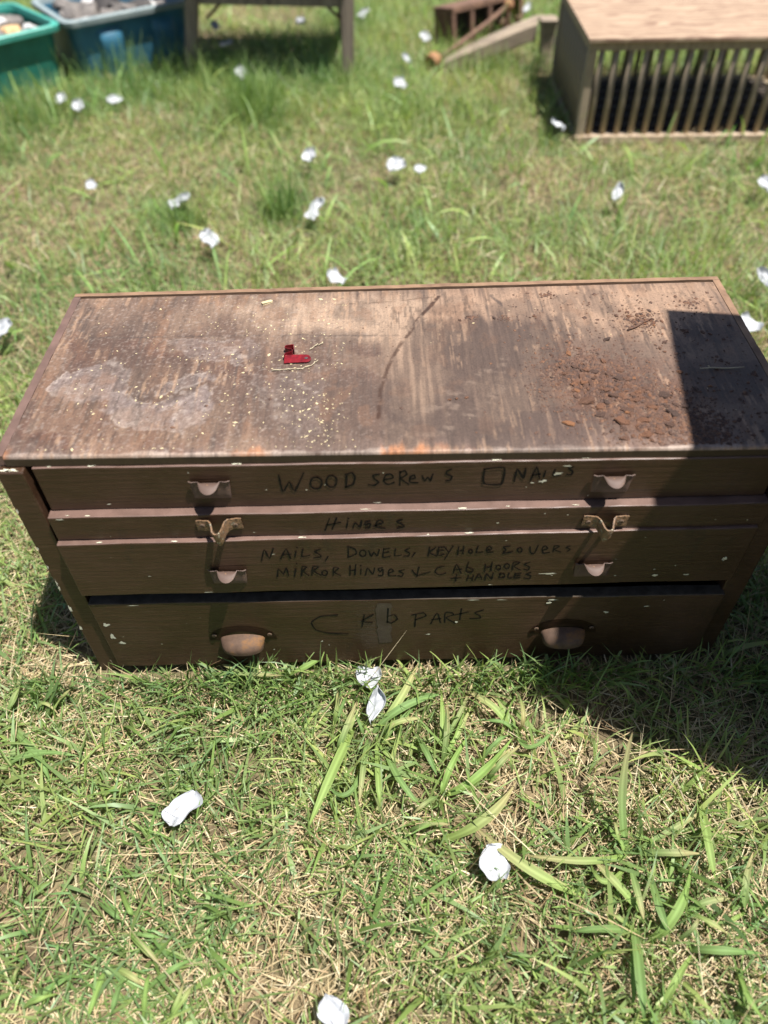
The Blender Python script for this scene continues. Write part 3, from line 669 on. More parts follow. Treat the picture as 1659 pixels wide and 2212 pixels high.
for d in (1, 2, 3, 4):
    dr = obj('drawer', drawer_mesh(d), chest, OFF); dr['label'] = NAMES[d]
    for wd in words(LETTERS[d]): obj('lettering', stroke_mesh(wd, d, .0025 if d != 3 else .0022), dr)
    it = CH[d] + [(random.uniform(.06, .95), random.uniform(DR[d][2] + .006, DR[d][3] - .01), random.uniform(.0006, .0018), random.uniform(.0005, .0013)) for _ in range(7)]
    ch = obj('paint_chips', chips_mesh(it, lambda a, b_: (a, face_y(d, a) - .0005, b_)), dr); ch['kind'] = 'stuff'
    if d < 4:
        x0, x1, zb, zl, zr = DR[d]
        ed = [(random.uniform(x0 + .01, x1 - .2), -1, random.uniform(.002, .009), random.uniform(.0006, .0014)) for _ in range(6)]
        ew = obj('edge_wear', chips_mesh([(a, face_y(d, a) + random.uniform(.0016, .004), w, h) for a, _, w, h in ed], lambda a, b_: (a, b_, zl + (zr - zl) * (a - x0) / (x1 - x0) + .0009)), dr); ew['kind'] = 'stuff'
    for x in (.2545, .759 if d != 4 else .744):
        x = x if d != 2 else (.2570 if x < .5 else .7590)
        x = .2490 if (d == 4 and x < .5) else x
        fy = face_y(d, x) - .0005
        z = {1: .4115 if x < .5 else .4075, 2: .3600 if x < .5 else .3510, 3: .2600 if x < .5 else .2560, 4: .102}[d]
        if d in (1, 3):
            obj('pull', ME_T, dr, (x, fy, z), (0, R(random.uniform(-2, 2)), 0))
            for sx in (-1, 1): obj('screw', ME_S, dr, (x + sx * .0125, fy - .0024, z - .0070), (0, R(random.uniform(0, 180)), 0))
        elif d == 2:
            obj('pull', ME_H, dr, (x, fy, z), (0, R(-3 if x < .5 else 2), 0))
            for sx in (-1, 1): obj('screw', ME_S, dr, (x + sx * .0215, fy - .0030, z - .001), (0, R(random.uniform(0, 180)), 0))
        else:
            obj('pull_flange', ME_F, dr, (x, fy, z)); obj('pull', ME_C, dr, (x, fy - .001, z - .004))
            for sx in (-1, 1): obj('screw', ME_S, dr, (x + sx * .0425, fy - .002, z + .006), (0, R(random.uniform(0, 180)), 0))
# grey glue smear on the bottom drawer and wear on the left panel
obj('glue_smear', mesh('glue_smear', [(.457 + random.gauss(0, .001) + (.022 if s else 0), -.0204, .075 + .105 * t / 12) for t in range(13) for s in (0, 1)], [(2 * t, 2 * t + 1, 2 * t + 3, 2 * t + 2) for t in range(12)], speckle_mat('grey_smear', (.030, .016, .008), (.058, .041, .029), 40, .6)), chest, OFF)
pc = [(.0025, z, random.uniform(.0012, .003), random.uniform(.003, .010)) for z in (.385, .31, .27, .235, .22, .17, .12)]
obj('paint_chips', chips_mesh(pc, lambda a, b_: (a, -.01235, b_)), chest, OFF)['kind'] = 'stuff'
obj('paint_chips', chips_mesh([(.016, -.007, .014, .0035), (.010, -.008, .01, .002)], lambda a, b_: (a, b_, .45185)), chest, OFF)['kind'] = 'stuff'

# ================================================================ things lying on the top
def on_top(x, y): return ztop(x, y) + .0004
def flake(seed):
    rg = random.Random(seed); n = rg.randint(7, 10); bm = bmesh.new(); lo = []; hi = []
    for k in range(n):
        t = 2 * math.pi * k / n + rg.uniform(-.2, .2); r = rg.uniform(.5, 1.15)
        x, y = r * math.cos(t), r * math.sin(t) * .58
        lo.append(bm.verts.new((x, y, rg.uniform(0, .06)))); hi.append(bm.verts.new((x * .9, y * .9, rg.uniform(.10, .26))))
    c0 = bm.verts.new((rg.uniform(-.2, .2), 0, rg.uniform(.15, .34)))
    for k in range(n):
        bm.faces.new((lo[k], lo[(k + 1) % n], hi[(k + 1) % n], hi[k])); bm.faces.new((hi[k], hi[(k + 1) % n], c0))
    bm.faces.new(lo[::-1]); me = bpy.data.meshes.new('rust_flake'); bm.to_mesh(me); bm.free(); me.materials.append(m_rust); return me
FL = [flake(s) for s in range(8)]
spots = [(.736, .088, .0135, .3), (.748, .060, .009, .5), (.775, .047, .013, -.5), (.797, .022, .0125, .15), (.80, .050, .010, -.6), (.842, .062, .012, -.5), (.776, .098, .011, .1), (.818, .075, .010, -.4), (.706, .045, .009, -.3), (.758, .150, .009, .2), (.842, .098, .012, -.3), (.79, .135, .009, 0), (.752, .078, .010, .4), (.765, .112, .009, -.2), (.83, .04, .010, -.7), (.812, .108, .009, .3), (.785, .068, .0095, -.3), (.86, .075, .009, .2), (.742, .128, .0092, .5), (.80, .09, .0105, -.1)]
rg = random.Random(3)
while len(spots) < 298:
    k = rg.random()
    if k < .70:
        t = rg.random(); x = .728 + .115 * t + rg.gauss(0, .030); y = .155 - .115 * t + rg.gauss(0, .034); s = rg.choice([.0024, .003, .0034, .004, .0046, .006, .0075])
    elif k < .82: x = .850 + rg.gauss(0, .014); y = .272 + rg.gauss(0, .014); s = rg.uniform(.0025, .005)
    elif k < .94: x = .90 + rg.gauss(0, .03); y = rg.uniform(.01, .25); s = rg.uniform(.0022, .0055)
    else: x, y = rg.choice([(.607, .286), (.655, .283), (.726, .345), (.56, .1), (.7, .28), (.94, .31)]); x += rg.gauss(0, .008); y += rg.gauss(0, .006); s = rg.uniform(.002, .0045)
    if .02 < x < .98 and .008 < y < .36: spots.append((x, y, s, rg.uniform(-1.5, 1.5)))
for i, (x, y, s, a) in enumerate(spots):
    o = obj('rust_flake', FL[i % 8], None, (x, y, on_top(x, y)), (R(rg.uniform(-14, 14)), R(rg.uniform(-14, 14)), a), (s, s, s * .95))
    shade = x > .875
    big = s >= .009
    tag(o, 'large flaky orange brown rust scale in the rust heap on the chest top' if big else ('small dark rust flake lying on the shaded end of the chest top' if shade else 'small brown rust flake among the rust debris on the chest top'), 'rust flake',
        'large rust scales on the chest top' if big else ('rust flakes in the shade on the chest top' if shade else 'small rust flakes on the chest top'))

def crumbs(name, pts, sizes, mat, flat=.5, elong=1.0):
    n = len(pts); rg_ = np.random.default_rng(len(pts))
    oct_ = np.array([[1, 0, 0], [0, 1, 0], [-1, 0, 0], [0, -1, 0], [0, 0, 1], [0, 0, 0.]])
    v = oct_[None] * rg_.uniform(.6, 1.2, (n, 6, 1)) * np.array([elong, 1, flat]); a = rg_.uniform(0, 6.28, n)
    c_, s_ = np.cos(a)[:, None], np.sin(a)[:, None]
    x = v[..., 0] * c_ - v[..., 1] * s_; y = v[..., 0] * s_ + v[..., 1] * c_
    v = np.stack([x, y, v[..., 2]], -1) * sizes[:, None, None] + pts[:, None]
    f = np.array([[0, 1, 4], [1, 2, 4], [2, 3, 4], [3, 0, 4]])
    q = (np.arange(n)[:, None, None] * 6 + f[None]).reshape(-1, 3)
    return fast_mesh(name, v.reshape(-1, 3), q, mat)
def topz(a): return np.stack([a[:, 0], a[:, 1], ztop(a[:, 0], a[:, 1]) + .0003], -1)
g1 = RNG.random(5600); A = np.stack([.722 + .14 * g1 + RNG.normal(0, .032, 5600), .158 - .125 * g1 + RNG.normal(0, .036, 5600)], -1)
A = np.concatenate([A, np.stack([.852 + RNG.normal(0, .018, 250), .27 + RNG.normal(0, .018, 250)], -1), np.stack([RNG.uniform(.66, .985, 900), RNG.uniform(.005, .35, 900)], -1), np.stack([RNG.normal(.865, .022, 500), np.abs(RNG.normal(.03, .03, 500)) + .004], -1),
                    np.stack([.607 + RNG.normal(0, .006, 40), .286 + RNG.normal(0, .003, 40)], -1), np.stack([.657 + RNG.normal(0, .006, 40), .283 + RNG.normal(0, .004, 40)], -1),
                    np.stack([.728 + RNG.normal(0, .006, 50), .346 + RNG.normal(0, .005, 50)], -1), np.stack([.935 + RNG.normal(0, .009, 60), .315 + RNG.normal(0, .007, 60)], -1),
                    np.stack([RNG.uniform(.03, .7, 90), RNG.uniform(.01, .36, 90)], -1)])
A = A[(A[:, 0] < .985) & (A[:, 0] > .015) & (A[:, 1] > .004) & (A[:, 1] < .362)]
cr = obj('rust_crumbs', crumbs('rust_crumbs', topz(A), RNG.gamma(1.7, .00062, len(A)) + .0004, m_rust2, .6)); cr['kind'] = 'stuff'
tag(cr, 'fine dark rust crumbs scattered round the rust heap on the chest top', 'rust crumbs')
B = np.concatenate([np.stack([RNG.uniform(.05, .42, 260), np.clip(RNG.normal(.13, .08, 260), .01, .35)], -1), np.stack([RNG.normal(.385, .03, 110), np.clip(RNG.normal(.075, .04, 110), .008, .2)], -1),
                    np.stack([RNG.uniform(.2, .42, 120), RNG.uniform(.18, .36, 120)], -1), np.stack([RNG.uniform(.1, .97, 40), RNG.uniform(.01, .36, 40)], -1)])
wc = obj('wood_crumbs', crumbs('wood_crumbs', topz(B), RNG.gamma(2.0, .00027, len(B)) + .00025, m_cream, .5, 1.9)); wc['kind'] = 'stuff'
tag(wc, 'pale yellow wood crumbs sprinkled over the left half of the chest top', 'wood crumbs')
# torn fibre strands by the red clip
def strand(pts, r):
    P = []
    for i in range(len(pts) - 1):
        for k in range(6):
            t = k / 6; x = pts[i][0] + (pts[i + 1][0] - pts[i][0]) * t + random.gauss(0, .0006); y = pts[i][1] + (pts[i + 1][1] - pts[i][1]) * t + random.gauss(0, .0008)
            P.append((x, y, on_top(x, y) + r * .8 + abs(random.gauss(0, .0006))))
    return tube(P, [r * random.uniform(.5, 1.5) for _ in P], m_fibre, 'fibre', 6)
tag(obj('torn_fibre', strand([(.322, .164), (.345, .166), (.362, .167), (.378, .176), (.386, .190)], .0008)), 'frayed pale wood fibre lying beside the red clip', 'wood fibre')
tag(obj('torn_fibre', strand([(.372, .212), (.380, .222), (.392, .228)], .0008)), 'short pale fibre scrap lying behind the red clip', 'wood fibre')
tag(obj('wood_chip', bevel_box(-.008, .008, -.0028, .0028, 0, .002, .0007, m_cream, jit=.0004), None, (.301, .337, on_top(.301, .337)), (0, 0, R(22))), 'pale yellow splinter of wood near the back edge of the chest top', 'wood chip')
# red clip
clip = thing('metal_clip', 'small red painted bent metal clip lying on the chest top', 'clip', (.338, .190, on_top(.338, .190)))
pl = [(0, -.001), (.001, .004), (.006, .0065), (.0105, .0095), (.0095, .0135), (.004, .015), (-.0002, .018), (.001, .0225), (.006, .024), (.0115, .0245), (.0125, .019), (.0135, .0125)]
def smooth_path(p, k=5):
    out = []
    for i in range(len(p) - 1):
        for j_ in range(k):
            t = j_ / k; q0, q1, q2, q3 = [np.array(p[m]) for m in (max(i - 1, 0), i, i + 1, min(i + 2, len(p) - 1))]
            out.append(.5 * (2 * q1 + (q2 - q0) * t + (2 * q0 - 5 * q1 + 4 * q2 - q3) * t * t + (3 * q1 - q0 - 3 * q2 + q3) * t ** 3))
    out.append(np.array(p[-1])); return out
sp = smooth_path(pl)
obj('curl', strip_solid('curl', [[(a[0], a[1], h) for a in sp] for h in (0, .004, .008)], .0008, m_red), clip)
rows = []
for i in range(13):
    t = i / 12; x = .0002 + .037 * t; hw = .0072 * (1 if t < .82 else math.sqrt(max(.02, 1 - ((t - .82) / .18) ** 2)))
    rows.append([(x, -.0035 + .0012 * t + hw * w, .0012 + .0030 * (w + 1) / 2 * (1 - .3 * t) + .0006 * math.sin(t * 3)) for w in np.linspace(-1, 1, 7)])
arm = obj('arm', strip_solid('arm', rows, .0008, m_red), clip)
v = [(.0305 + .0024 * math.cos(2 * math.pi * k / 12), -.0022 + .0024 * math.sin(2 * math.pi * k / 12), .00385) for k in range(12)]
obj('screw_hole', mesh('screw_hole', v, [tuple(range(12))], m_dark), arm)
tag(obj('dry_twig', tube([(.902 + .060 * t / 8, .152 + random.gauss(0, .0004), on_top(.93, .15) + .0024 + .0006 * math.sin(t)) for t in range(9)], [.0006, .0009, .001, .0010, .0011, .001, .001, .0008, .0005], m_fibre, 'dry_twig', 7)), 'thin pale dry twig lying in the shaded corner of the chest top', 'twig')
tag(obj('rusty_strip', tube([(.826 + .042 * t / 8, .244 + .029 * t / 8 + random.gauss(0, .0006), on_top(.845, .26) + .002) for t in range(9)], [.0012, .0016, .0018, .0016, .0015, .0014, .0013, .0012, .0008], m_rust2, 'rusty_strip', 6)), 'thin rusty nail like strip lying behind the rust heap', 'rusty nail')

# ================================================================ unseen cabinet, added and sized to cast the square shade on the chest
cb = thing('unseen_shade_cabinet', 'tall dark wooden cabinet added out of view by the right end of the chest to cast the square shade', 'cabinet', (1.555, -.135, 0), R(-9))
X0, X1, Y0, Y1, H = -.415, .415, -.225, .225, 1.40
obj('side_panel', bevel_box(X0, X0 + .02, Y0, Y1, 0, H - .022, .002, m_cab), cb); obj('side_panel', bevel_box(X1 - .02, X1, Y0, Y1, 0, H - .022, .002, m_cab), cb)
obj('top_board', bevel_box(X0 - .005, X1 + .005, Y0 - .005, Y1 + .005, H - .0215, H, .003, m_cab), cb)
obj('back_panel', bevel_box(X0 + .0205, X1 - .0205, Y1 - .012, Y1 - .002, .03, H - .0225, .001, m_cab), cb)
obj('plinth', bevel_box(X0 + .0205, X1 - .0205, Y0 + .02, Y1 - .013, 0, .06, .002, m_cab), cb)
for s in (-1, 1):
    dd = obj('door', bevel_box(.002 if s > 0 else X0 + .022, X1 - .022 if s > 0 else -.002, Y0 + .002, Y0 + .02, .065, H - .025, .002, m_cab), cb)
    obj('door_panel', bevel_box(.06 if s > 0 else X0 + .08, X1 - .08 if s > 0 else -.06, Y0 - .004, Y0 + .0015, .14, H - .10, .003, m_cab), dd)
    obj('knob', tube([(.03 * s, Y0 + .002, .75), (.03 * s, Y0 - .012, .75), (.03 * s, Y0 - .018, .75), (.03 * s, Y0 - .026, .75)], [.006, .006, .014, .009], m_brass, 'knob', 12), dd)

# ================================================================ background things
def rrect(w, h, r, n=6):
    out = []
    for cx_, cy_, a0 in ((w / 2 - r, h / 2 - r, 0), (-w / 2 + r, h / 2 - r, 90), (-w / 2 + r, -h / 2 + r, 180), (w / 2 - r, -h / 2 + r, 270)):
        for k in range(n + 1): a = R(a0 + 90 * k / n); out.append((cx_ + r * math.cos(a), cy_ + r * math.sin(a)))
    return out
def loft(loops, mat, name, cap0=False, cap1=False):
    n = len(loops[0]); v = [p for l in loops for p in l]
    f = [(i * n + k, i * n + (k + 1) % n, (i + 1) * n + (k + 1) % n, (i + 1) * n + k) for i in range(len(loops) - 1) for k in range(n)]
    if cap0: f.append(tuple(range(n))[::-1])
    if cap1: f.append(tuple((len(loops) - 1) * n + k for k in range(n)))
    me = mesh(name, v, f, mat, True); me.set_sharp_from_angle(angle=R(40)); return me
def tub(label, loc, rz, w, d, h, mbody, mrim, ribs):
    t = thing('storage_tub', label, 'tub', loc, rz)
    L = lambda ww, dd, z, r=.045: [(x, y, z) for x, y in rrect(ww, dd, r)]
    tp = .055
    obj('body', loft([L(w - tp, d - tp, 0), L(w - .012, d - .012, h - .02), L(w - .018, d - .018, h - .0195), L(w - tp - .006, d - tp - .006, .006)], mbody, 'body', True, True), t)
    obj('rim', loft([L(w - .012, d - .012, h - .022), L(w + .03, d + .03, h - .022), L(w + .034, d + .034, h - .004), L(w + .026, d + .026, h), L(w - .008, d - .008, h), L(w - .016, d - .016, h - .022)], mrim, 'rim'), t)
    for rx, rw in ribs:
        rows = []
        for i in range(9):
            z = .01 + (h - .060) * i / 8; k = z / h; base = -(d - tp * (1 - k)) / 2 - .003
            pr = .03 * min(1, (h - .050 - z) / .03 + .03)
            rows.append([(rx + rw * math.cos(a) * .5, base + .004 - pr * math.sin(a) ** .7, z) for a in np.linspace(0, math.pi, 11)])
        me = strip_solid('rib', rows, .002, mbody); obj('rib', me, t)
    return t
GA = math.atan2(.15, .167)
gl = Vector((-.752, 2.721)); u_ = Vector((math.cos(GA), math.sin(GA))); v_ = Vector((-u_.y, u_.x))
gw, gd = .62, .42
gc = gl - u_ * (gw / 2) + v_ * (gd / 2)
tub('bright green plastic tub heaped with scrap', (gc.x, gc.y, 0), GA, gw, gd, .235, m_tubg, m_rimg, [])
BA = math.atan2(.283, .407); bl = Vector((-.722, 2.735)); u2 = Vector((math.cos(BA), math.sin(BA))); v2_ = Vector((-u2.y, u2.x))
bw, bd = .52, .40
bc = bl + u2 * (bw / 2 + .005) + v2_ * (bd / 2)
tub('faded blue plastic tub with chalky pale rim heaped with scrap', (bc.x, bc.y, 0), BA, bw, bd, .235, m_tubb, m_rimb, [(-.10, .10), (.13, .10)])
def lump(seed, mat, name, s, squash=.6):
    rg_ = random.Random(seed); bm = bmesh.new(); bmesh.ops.create_icosphere(bm, subdivisions=2, radius=1)
    for v in bm.verts: v.co = Vector([math.copysign(abs(q_) ** .6, q_) for q_ in v.co])
    for v in bm.verts:
        k = 1 + .22 * math.sin(v.co.x * 3 + seed) * math.cos(v.co.y * 2.5 + seed * 2) + rg_.uniform(-.22, .22)
        v.co = Vector((v.co.x * k * s, v.co.y * k * s * .75, v.co.z * k * s * squash))
    me = bpy.data.meshes.new(name); bm.to_mesh(me); bm.free(); me.materials.append(mat); return me
def heap(c, u, v, w, d, h, seed, where, items):
    rg_ = random.Random(seed); n = 14; vv = []; ff = []
    for i in range(n + 1):
        for j_ in range(n + 1):
            a, b_ = (i / n - .5) * (w - .07), (j_ / n - .5) * (d - .07); e = min(i, j_, n - i, n - j_)
            p = c + u * a + v * b_; vv.append((p.x, p.y, h - .075 + min(e, 3) * .012 + rg_.uniform(-.010, .010)))
    for i in range(n):
        for j_ in range(n): k = i * (n + 1) + j_; ff.append((k, k + n + 1, k + n + 2, k + 1))
    o = obj('scrap_heap', mesh('scrap_heap', vv, ff, m_dark)); o['kind'] = 'stuff'
    tag(o, 'dark mixed debris filling the %s tub' % where, 'debris')
    for k, (a, b_, mat, s, sq, nm, lb) in enumerate(items):
        p = c + u * (a * w) + v * (b_ * d)
        o = obj(nm, lump(seed * 31 + k, mat, nm, s, sq), None, (p.x, p.y, h - .045 + s * sq * .6), (R(rg_.uniform(-20, 20)), R(rg_.uniform(-20, 20)), rg_.uniform(0, 6)))
        tag(o, lb % where, 'scrap', 'scrap heaped in the %s tub' % where)
S1 = 'rounded grey scrap piece lying in the %s tub'; S2 = 'pale whitish scrap piece lying in the %s tub'; S3 = 'tan scrap block lying in the %s tub'; S4 = 'dark scrap piece lying in the %s tub'
heap(gc, u_, v_, gw, gd, .235, 4, 'green', [(.36, -.34, m_pale, .045, .6, 'scrap_piece', S2), (.27, -.22, m_tan, .05, .5, 'scrap_piece', S3), (.22, .0, m_pale, .06, .5, 'scrap_piece', S2), (.36, .0, m_stone, .04, .7, 'scrap_piece', S1), (.15, -.3, m_stone, .045, .6, 'scrap_piece', S1), (.33, .25, m_stone, .04, .6, 'scrap_piece', S1), (.12, -.12, m_dark, .05, .6, 'scrap_piece', S4), (.2, .28, m_stone, .05, .6, 'scrap_piece', S1), (.05, -.25, m_stone, .05, .6, 'scrap_piece', S1)])
heap(bc, u2, v2_, bw, bd, .235, 9, 'blue', [(-.40, -.30, m_stone, .035, .5, 'scrap_piece', S1), (-.28, -.32, m_pale, .04, .4, 'scrap_piece', S2), (-.14, -.33, m_stone, .045, .55, 'scrap_piece', S1), (.02, -.30, m_stone, .05, .6, 'scrap_piece', S1), (.13, -.35, m_dark, .045, .7, 'scrap_piece', S4), (.24, -.34, m_pale, .05, .35, 'scrap_piece', S2), (.34, -.30, m_stone, .05, .4, 'scrap_piece', S1), (-.36, -.05, m_stone, .05, .5, 'scrap_piece', S1), (-.22, -.1, m_stone, .055, .5, 'scrap_piece', S1), (-.05, -.08, m_dark, .06, .7, 'scrap_piece', S4), (-.32, .2, m_stone, .05, .6, 'scrap_piece', S1), (-.1, .2, m_pale, .05, .5, 'scrap_piece', S2)])

# wooden stool
st = thing('wooden_stool', 'weathered grey wooden stool with plain square legs standing beside the blue tub', 'stool', (0.03, 2.95, 0))
def leg_mesh(a, b_, w=.026):
    bm = bmesh.new(); vs = []
    for p, s in ((a, w * .9), (b_, w)):
        for dx, dy in ((-1, -1), (1, -1), (1, 1), (-1, 1)): vs.append(bm.verts.new((p[0] + dx * s, p[1] + dy * s, p[2])))
    for k in range(4): bm.faces.new((vs[k], vs[(k + 1) % 4], vs[4 + (k + 1) % 4], vs[4 + k]))
    bm.faces.new(vs[:4][::-1]); bm.faces.new(vs[4:])
    bmesh.ops.bevel(bm, geom=bm.edges[:], offset=.004, segments=2, affect='EDGES')
    me = bpy.data.meshes.new('leg'); bm.to_mesh(me); bm.free(); me.materials.append(m_greywood); return me
for a, b_ in (((-.325, -.12, 0), (-.235, -.12, .43)), ((.333, -.225, 0), (.350, -.225, .43)), ((-.42, .36, 0), (-.33, .30, .43)), ((.315, .30, 0), (.30, .25, .43))):
    obj('leg', leg_mesh(a, b_), st)
def plank(a, b_, hz, th, mat, nm):
    a, b_ = Vector(a), Vector(b_); L_ = (b_ - a).length
    me = bevel_box(0, L_, -th / 2, th / 2, -hz / 2, hz / 2, .003, mat, nm)
    return me, a, (0, 0, math.atan2(b_.y - a.y, b_.x - a.x))
for nm, a, b_, hz, th in (('apron', (-.24, -.125, .33), (.325, -.215, .33), .13, .022), ('apron', (-.31, .28, .33), (.285, .235, .33), .13, .022), ('apron', (-.255, -.09, .33), (-.325, .27, .33), .12, .022), ('apron', (.345, -.195, .33), (.30, .22, .33), .12, .022)):
    me, a, rt = plank(a, b_, hz, th, m_greywood, nm); obj(nm, me, st, a, rt)
for k in range(4):
    y0 = -.30 + k * .165; obj('seat_board', bevel_box(-.37, .40, y0, y0 + .160, .432, .455, .004, m_greywood), st, (0, 0, 0), (0, 0, R(-6)))
for s, a, b_ in ((0, (-.225, -.11, .21), (-.16, -.12, .262)), (1, (.325, -.205, .215), (.265, -.195, .262))):
    obj('brace', tube([a, b_], .006, m_iron, 'brace', 8), st)

# dowel crate with plywood lid
cr_ = thing('dowel_crate', 'wooden crate with upright dowel bars and a bright plywood lid', 'crate', (1.168, 2.07, 0), R(-1.5))
CW, CD, CHh = .86, .62, .318
dm = tube([(0, 0, .018), (0, 0, CHh - .028)], .0098, m_dowel, 'bar', 10)
nb_ = 17
for k in range(nb_):
    x = .044 + k * .0483
    obj('bar', dm, cr_, (x, .012, 0)); obj('bar', dm, cr_, (x, CD - .012, 0))
for k in range(10):
    y = .055 + k * .0565
    obj('bar', dm, cr_, (.012, y, 0)); obj('bar', dm, cr_, (CW - .012, y, 0))
for x, y in ((.012, .012), (CW - .012, .012), (.012, CD - .012), (CW - .012, CD - .012)):
    obj('corner_post', bevel_box(x - .014, x + .014, y - .014, y + .014, .0, CHh - .029, .002, m_dowel, 'corner_post'), cr_)
obj('bottom_rail', bevel_box(-.004, CW + .004, -.010, .034, .0, .0275, .002, m_rail), cr_); obj('bottom_rail', bevel_box(-.004, CW + .004, CD - .028, CD + .004, .0, .0175, .002, m_dowel), cr_)
obj('bottom_rail', bevel_box(-.004, .028, .0285, CD - .0285, .0, .0175, .002, m_dowel), cr_); obj('bottom_rail', bevel_box(CW - .028, CW + .004, .0285, CD - .0285, .0, .0175, .002, m_dowel), cr_)
obj('top_rail', bevel_box(-.002, CW + .002, -.002, .026, CHh - .0285, CHh, .002, m_dowel), cr_); obj('top_rail', bevel_box(-.002, CW + .002, CD - .026, CD + .002, CHh - .0285, CHh, .002, m_dowel), cr_)
obj('top_rail', bevel_box(-.002, .026, .0265, CD - .0265, CHh - .0285, CHh, .002, m_dowel), cr_); obj('top_rail', bevel_box(CW - .026, CW + .002, .0265, CD - .0265, CHh - .0285, CHh, .002, m_dowel), cr_)
for k in range(7):
    y0 = .03 + k * .082; obj('floor_slat', bevel_box(.03, CW - .03, y0, y0 + .06, .004, .014, .001, m_inside), cr_)
lid = obj('lid', bevel_box(-.012, CW + .015, -.022, CD + .015, CHh + .0005, CHh + .012, .0015, m_ply), cr_)

# rusty iron frame, rod with collar, wooden bracket, dark bent pipe
ra = math.atan2(.24, .33)
rf = thing('rusty_iron_frame', 'rusty iron grate box with dark square openings lying in the grass', 'iron grate', (.815, 3.07, 0), ra, rot=(R(-8), 0, ra))
Lf, Hf, Df = .42, .17, .12
obj('rail', bevel_box(0, Lf, -.012, .012, .002, .026, .003, m_iron), rf); obj('rail', bevel_box(0, Lf, -.012, .012, Hf - .024, Hf, .003, m_iron), rf)
obj('top_plate', bevel_box(0, Lf, .0125, Df, Hf - .010, Hf - .002, .002, m_iron), rf)
obj('back_plate', bevel_box(.005, Lf - .005, Df - .008, Df, .002, Hf - .011, .002, m_dark), rf)
for x in (0, .105, .21, .315, Lf - .022): obj('divider', bevel_box(x, x + .022, -.010, .010, .0265, Hf - .0245, .003, m_iron), rf)
for x in (0.0, Lf - .012): obj('end_plate', bevel_box(x, x + .012, .0125, Df - .0085, .002, Hf - .0105, .002, m_iron), rf)
for x, z in ((.15, .06), (.27, .075), (.38, .07)): obj('bolt', tube([(x, -.002, z), (x, -.02, z), (x, -.03, z), (x, -.036, z)], [.01, .012, .019, .012], m_iron, 'bolt', 12), rf)
rr = thing('rusty_rod', 'long rusty rod with an orange ring collar on its end', 'iron rod', (.72, 2.86, 0))
obj('rod', tube([(.0, .0, .03), (.12, .135, .06), (.25, .27, .10), (.345, .375, .135)], .010, m_iron, 'rod', 10), rr)
dirv = Vector((.345, .375, .10)).normalized()
rows = []
for k in range(25):
    a = 2 * math.pi * k / 24; e1 = Vector((dirv.y, -dirv.x, 0)).normalized(); e2 = dirv.cross(e1)
    rad = e1 * math.cos(a) + e2 * math.sin(a)
    rows.append([tuple(Vector((0, 0, .034)) - dirv * s + rad * r_) for s, r_ in ((.018, .014), (.022, .026), (.018, .033), (-.014, .033), (-.018, .026), (-.014, .014), (.018, .014))])
f = [(i * 7 + j_, i * 7 + j_ + 1, (i + 1) * 7 + j_ + 1, (i + 1) * 7 + j_) for i in range(24) for j_ in range(6)]
obj('collar', mesh('collar', [p for r_ in rows for p in r_], f, m_ironhot, True), rr)
obj('knob', tube([tuple(Vector((.345, .375, .135)) + dirv * s) for s in (-.01, 0, .02, .03)], [.012, .022, .022, .014], m_ironhot, 'knob', 12), rr)
wb = thing('wooden_bracket', 'sun bleached wooden beam with an upright end post leaning in the grass', 'wooden beam', (.77, 2.84, 0))
rows = []
for i in range(13):
    t = i / 12; x = .37 * t; z = .022 + .125 * t + .006 * math.sin(t * math.pi); w_ = .026 + .024 * math.sin(min(1, t * 1.3) * math.pi * .6); hh = .028 + .010 * t
    rows.append([(x + a * .01, .03 * t + w_ * a, z + hh * b_) for a, b_ in ((-1, -.8), (-1, .6), (-.7, 1), (.7, 1), (1, .6), (1, -.8), (.8, -1), (-.8, -1))])
obj('beam', loft([r_ for r_ in rows], m_beam, 'beam', True, True), wb)
rows = []
for i in range(9):
    t = i / 8; z = .188 * t; s = .027 + .008 * t ** 3 - .004 * math.sin(t * math.pi)
    rows.append([(.405 + .006 * (1 - t) + s * a, -.005 + s * 1.2 * b_, z) for a, b_ in ((-1, -.8), (-.8, -1), (.8, -1), (1, -.8), (1, .8), (.8, 1), (-.8, 1), (-1, .8))])
obj('post', loft(rows, m_beam, 'post', True, True), wb)
tag(obj('bent_pipe', tube([(1.26, 3.00, .03), (1.29, 3.06, .06), (1.33, 3.14, .11), (1.38, 3.22, .15), (1.45, 3.30, .16), (1.53, 3.36, .14)], [.026, .03, .032, .032, .03, .026], speckle_mat('dark_grey_metal', (.05, .045, .042), (.12, .105, .095), 25, .6), 'bent_pipe', 14)), 'dark grey bent pipe lying behind the crate', 'pipe')

# ================================================================ petals
def petal_mesh(seed, lobes=1, L_=.028, W_=.022, curl=.012):
    rg_ = random.Random(seed); nr_, nc_ = 15, 11; rows = []
    ph = [rg_.uniform(0, 6) for _ in range(6)]
    for i in range(nr_):
        t = -1 + 2 * i / (nr_ - 1)
        w_ = max(.06, (1 - abs(t) ** 2.6)) ** .5 * (1 + .12 * math.sin(3 * t + ph[0]))
        if lobes == 2: w_ *= .74 + .26 * min(1, abs(t + .05) * 2.2)
        r = []
        for j_ in range(nc_):
            s = -1 + 2 * j_ / (nc_ - 1); x = W_ * w_ * s + .004 * math.sin(2.2 * t + ph[1]) + (.011 * math.tanh(t * 3) if lobes == 2 else 0); y = L_ * t * (1 - .10 * s * s + .05 * math.sin(4 * s + ph[2]))
            z = curl * (s * s * .6 + t * t * .5) + .0020 * math.sin(5 * s + 3 * t + ph[3]) + .0016 * math.sin(7 * t - 4 * s + ph[4]) + .0013 * math.sin(11 * s + 2 * t + ph[5])
            r.append((x, y, z))
        rows.append(r)
    return strip_solid('petal', rows, .0005, m_petal)
